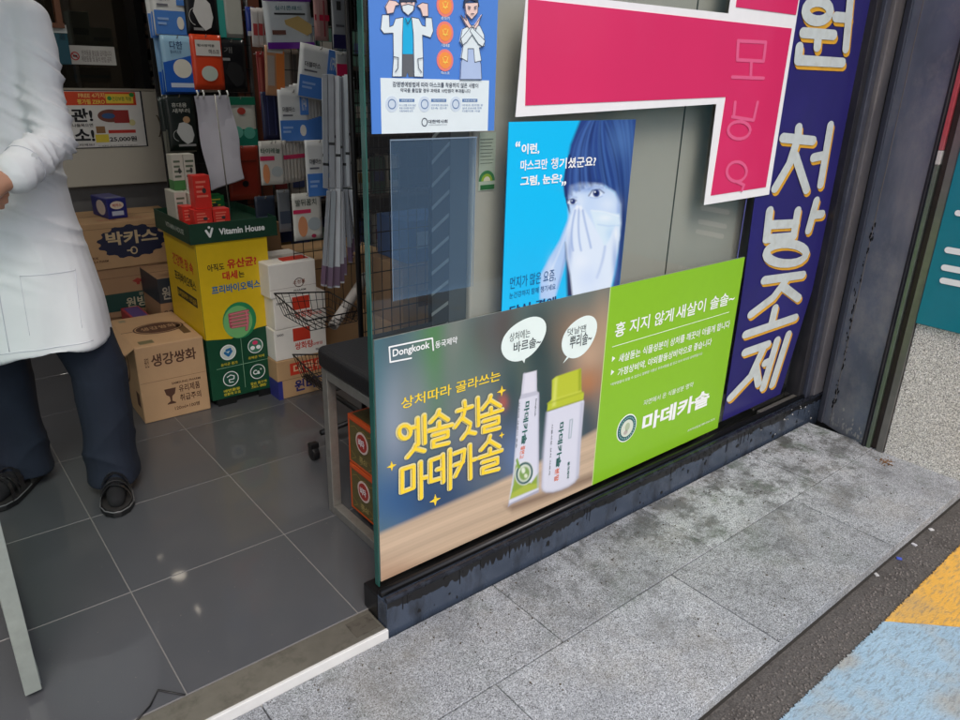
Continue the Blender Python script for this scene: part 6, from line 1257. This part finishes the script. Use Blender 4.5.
# shirt collar and mask area (lower layer)
sb = MB(); loft(sb, [(B(0, 0, 1.0), rgt*.15, fwd*.105), (B(0, 0, 1.2), rgt*.165, fwd*.112), (B(0, 0, 1.40), rgt*.15, fwd*.10), (B(0, .01, 1.51), rgt*.075, fwd*.07), (B(0, .012, 1.54), rgt*.064, fwd*.062)])
for (e0, w0) in ((elA, wrA), (elB, wrB)): limb(sb, [e0.lerp(w0, .5), e0.lerp(w0, .90)], [.040, .036])
organic('shirt', sb, pm((176, 186, 214), .7), pe, .007, 2)
# coat
cbm = MB()
def cr_(z, w, f, dl=0, df=0): return (B(dl, df, z), rgt*w, fwd*f)
loft(cbm, [cr_(.548, .218, .182, .008, .0), cr_(.565, .218, .182, .008, .0), cr_(.68, .212, .172, .008), cr_(.80, .202, .158, .006), cr_(.95, .190, .142), cr_(1.08, .180, .132), cr_(1.22, .178, .130), cr_(1.37, .180, .122), cr_(1.46, .155, .098), cr_(1.512, .100, .075)], 32)
limb(cbm, [B(.11, 0, 1.455), shA, shA.lerp(elA, .3), shA.lerp(elA, .7), elA+Vector((.004, 0, 0)), elA.lerp(wrA, .4), elA.lerp(wrA, .84)], [.058, .062, .062, .058, .060, .056, .056], 16)
limb(cbm, [B(-.11, 0, 1.455), shB, shB.lerp(elB, .5), elB, elB.lerp(wrB, .4), elB.lerp(wrB, .82)], [.058, .064, .060, .056, .054, .050], 16)
def wr(V, N):
    x, y, z = V[:, 0], V[:, 1], V[:, 2]; l = (V-np.array(C0)) @ np.array(rgt); f = (V-np.array(C0)) @ np.array(fwd)
    low = np.clip((1.0-z)/.35, 0, 1)
    d = low*(.010*np.sin(l*26+z*2+1.0)*np.clip((1.05-z)*2, 0, 1)+.0035*np.sin(l*55-z*5))
    def fold(c, r, ax, fr, am, ph=0):       # soft sharp-crested folds around a joint
        q = (V-np.array(c)) @ np.array(Vector(ax).normalized()); w = np.exp(-((V-np.array(c))**2).sum(1)/r**2)
        s_ = np.sin(q*fr+ph+1.3*np.sin(q*fr*.37+(V[:, 0]+V[:, 2])*20)); return am*w*(1-2*np.abs(s_)**.7)
    d += fold(elA, .10, (.5, .2, .8), 95, .0085)+fold(shA.lerp(elA, .55), .10, (.6, .1, .8), 60, .0072, 1)+fold(elA.lerp(wrA, .5), .08, (.9, .3, .2), 80, .006, 2)
    d += fold(B(.05, .12, 1.25), .16, (.5, .1, .85), 42, .006)+fold(B(.12, .08, .98), .16, (.3, 0, .95), 34, .0065, 1)+fold(B(-.1, .12, .9), .2, (.2, 0, 1), 30, .005)
    cuff = np.exp(-(((V-np.array(elA.lerp(wrA, .80))) @ np.array((wrA-elA).normalized()))/.012)**2)*np.exp(-((V-np.array(elA.lerp(wrA, .8)))**2).sum(1)/.01); d -= .004*cuff
    return d.astype(np.float32)
m_coat = mat('coat_cotton', (244, 244, 248), .8, var=.02, scale=8, bump=.25, bscale=900)
coat = organic('lab_coat', cbm, m_coat, pe, .0065, 3, wr)
# coat details placed just proud of the cloth by ray casting
bpy.context.view_layer.update()
def on_coat(p, d=None):
    p = Vector(p); q = p-C0; ax = C0.copy(); ax.z = p.z; dd = (ax-p).normalized() if d is None else Vector(d).normalized()
    ok, loc, nor, idx = coat.ray_cast(p-Vector(coat.parent.location), dd)
    return (loc+Vector(coat.parent.location)+nor*.0012, nor) if ok else (None, None)
def cloth_line(pts, d, r, name, m_):
    out = []
    for p in pts:
        q, n_ = on_coat(p, d)
        if q is not None: out.append(q)
    if len(out) > 1: MB().tube(out, r, 6).build(name, m_, pe, smooth=True)
seamm = pm((212, 212, 222), .8)
def line3(a, b, n=14): return [Vector(a).lerp(Vector(b), i/n) for i in range(n+1)]
fo_ = fwd*.5
cloth_line(line3(B(.01, .5, 1.33), B(.01, .5, .58), 40), -fwd, .0012, 'front_seam', seamm)
for z0 in (1.18, .94, .82):
    q, n_ = on_coat(B(-.01, .5, z0), -fwd)
    if q is not None: MB().lathe((0, 0, 0), [(.008, -.001), (.008, .002), (.006, .003)], 12).build('button', WHITE_P, pe).location = q
for (l0, z0) in ((.065, .79), (-.19, .79)): cloth_line(line3(B(l0, .5, z0), B(l0+.125, .5, z0-.004), 10), -fwd, .0010, 'pocket_edge', seamm); cloth_line(line3(B(l0, .5, z0), B(l0, .5, z0-.17), 12), -fwd, .0006, 'pocket_edge', seamm); cloth_line(line3(B(l0+.125, .5, z0), B(l0+.125, .5, z0-.17), 12), -fwd, .0006, 'pocket_edge', seamm)
cloth_line(line3(B(-.15, .5, .575), B(.21, .5, .575), 30), -fwd, .0010, 'hem_stitch', seamm)
q1 = [on_coat(B(-.07+.003*i, .5, 1.20), -fwd)[0] for i in (0,)]
a = elA.lerp(wrA, .66); ax_ = (wrA-elA).normalized(); 
bq = []
for k in range(22):
    t = 6.2832*k/22; u1 = ax_.orthogonal().normalized(); v1 = ax_.cross(u1); q, n_ = on_coat(a+(u1*math.cos(t)+v1*math.sin(t))*.12, -(u1*math.cos(t)+v1*math.sin(t)))
    if q is not None and (q-a).length < .08: bq.append(q)
if len(bq) > 6: MB().tube(bq, .0012, 6, closed=len(bq) > 20).build('cuff_stitch', seamm, pe, smooth=True)
q, n_ = on_coat(elA.lerp(wrA, .52)+Vector((.0, -.2, .05)), Vector((0, .2, -.05)))
if q is not None: MB().lathe((0, 0, 0), [(.008, -.001), (.008, .002), (.005, .003)], 12, 'y').build('button', pm((214, 214, 218)), pe).location = q
# chest pocket print
q, n_ = on_coat(B(.09, .5, 1.30), -fwd)
# trousers
tm = MB()
loft(tm, [(B(0, 0, .70), rgt*.165, fwd*.115), (B(0, 0, .80), rgt*.165, fwd*.115), (B(0, 0, .96), rgt*.15, fwd*.10)])
for (p0, k0, a0, s_) in ((pA, kA, aA, 1), (pB, kB, aB, -1)):
    e0 = a0+Vector((0, 0, -.045))+((tA-hA) if s_ == 1 else (tB-hB))*.04; pts = [p0, p0.lerp(k0, .5), k0, k0.lerp(e0, .5), e0]; rs = [.095, .090, .080, .078, .081]
    loft(tm, [(p, rgt*r_, fwd*r_*1.05) for p, r_ in zip(pts, rs)], 20)
def wt(V, N):
    z = V[:, 2]; x = V[:, 0]; y = V[:, 1]
    q = z*1.0+x*.75+.35*y; s1 = 1-2*np.abs(np.sin(q*21+1.2*np.sin(z*11)))**.6; q2 = z-x*.9; s2 = 1-2*np.abs(np.sin(q2*15+y*8))**.6
    return (np.clip((.45-z)/.35, .1, 1)*np.clip((z-.05)/.12, 0, 1)*(.0068*s1+.0050*s2)+.004*np.sin(x*34+z*5+y*20)).astype(np.float32)
organic('trousers', tm, mat('navy_cloth', (21, 30, 47), .85, var=.12, scale=30, bump=.35, bscale=700), pe, .0065, 2, wt)
# sandals
m_sole = pm((20, 20, 22), .5); m_lea = mat('black_leather', (34, 33, 35), .28, var=.2, scale=40, coat=.4)
for (h0, t0) in ((hA, tA), (hB, tB)):
    d = (t0-h0); L_ = d.length; d.normalize(); s_ = Vector((d.y, -d.x, 0)); prof = ((-.02, .02), (.0, .032), (.25, .038), (.55, .047), (.80, .050), (.95, .036), (1.03, .012))
    pts = [h0+d*L_*u+s_*w for u, w in prof]+[h0+d*L_*u-s_*w for u, w in prof[::-1]]
    sole = MB().prism([p+Vector((0, 0, .001)) for p in pts], (0, 0, .020)).build('sandal', m_sole, pe, bevel=.004)
    ins = MB().prism([h0+d*L_*.5+(p-h0-d*L_*.5)*.93+Vector((0, 0, .0215)) for p in pts], (0, 0, .004)).build('insole', pm((44, 42, 42), .6), sole)
    MB().tube([p+Vector((0, 0, .022)) for p in pts], .0022, 6, closed=True).build('sole_piping', pm((104, 104, 106), .35), sole, smooth=True)
    def strap(u0, u1, hgt, w):
        q = []
        for i in range(11):
            t = i/10; ang = math.pi*t; q.append(h0+d*L_*(u0+(u1-u0)*t)+s_*(-.047*math.cos(ang))+Vector((0, 0, .022+hgt*math.sin(ang))))
        mb = MB(); vs = []
        for p in q: vs += [p-d*w/2, p+d*w/2, p+d*w/2+Vector((0, 0, .004)), p-d*w/2+Vector((0, 0, .004))]
        mb.add(vs, [(i*4+k, i*4+(k+1) % 4, (i+1)*4+(k+1) % 4, (i+1)*4+k) for i in range(10) for k in range(4)]+[(0, 1, 2, 3), (40, 41, 42, 43)]); mb.build('strap', m_lea, sole, smooth=False)
    for (u0, u1, hg, w) in ((.40, .64, .078, .020), (.64, .40, .080, .020), (.58, .82, .064, .015), (.84, .62, .062, .015), (.70, .70, .073, .010), (.32, .34, .084, .014)): strap(u0, u1, hg, w)
    MB().tube([h0+d*L_*.46+s_*.016+Vector((0, 0, .104)), h0+d*L_*.46-s_*.004+Vector((0, 0, .107))], .004, 8).build('buckle', pm((170, 140, 80), .3), sole)
    so_ = MB(); limb(so_, [h0.lerp(t0, .05)+Vector((0, 0, .060)), h0.lerp(t0, .14)+Vector((0, 0, .056)), h0.lerp(t0, .5)+Vector((0, 0, .055)), h0.lerp(t0, .86)+Vector((0, 0, .044))], [.034, .036, .034, .026]); limb(so_, [h0.lerp(t0, .16)+Vector((0, 0, .06)), h0.lerp(t0, .16)+Vector((0, 0, .11))], [.038, .040]); organic('sock', so_, pm((18, 18, 22), .9), pe, .005, 2)
bpy.data.scenes.remove(TSC)

set_type()
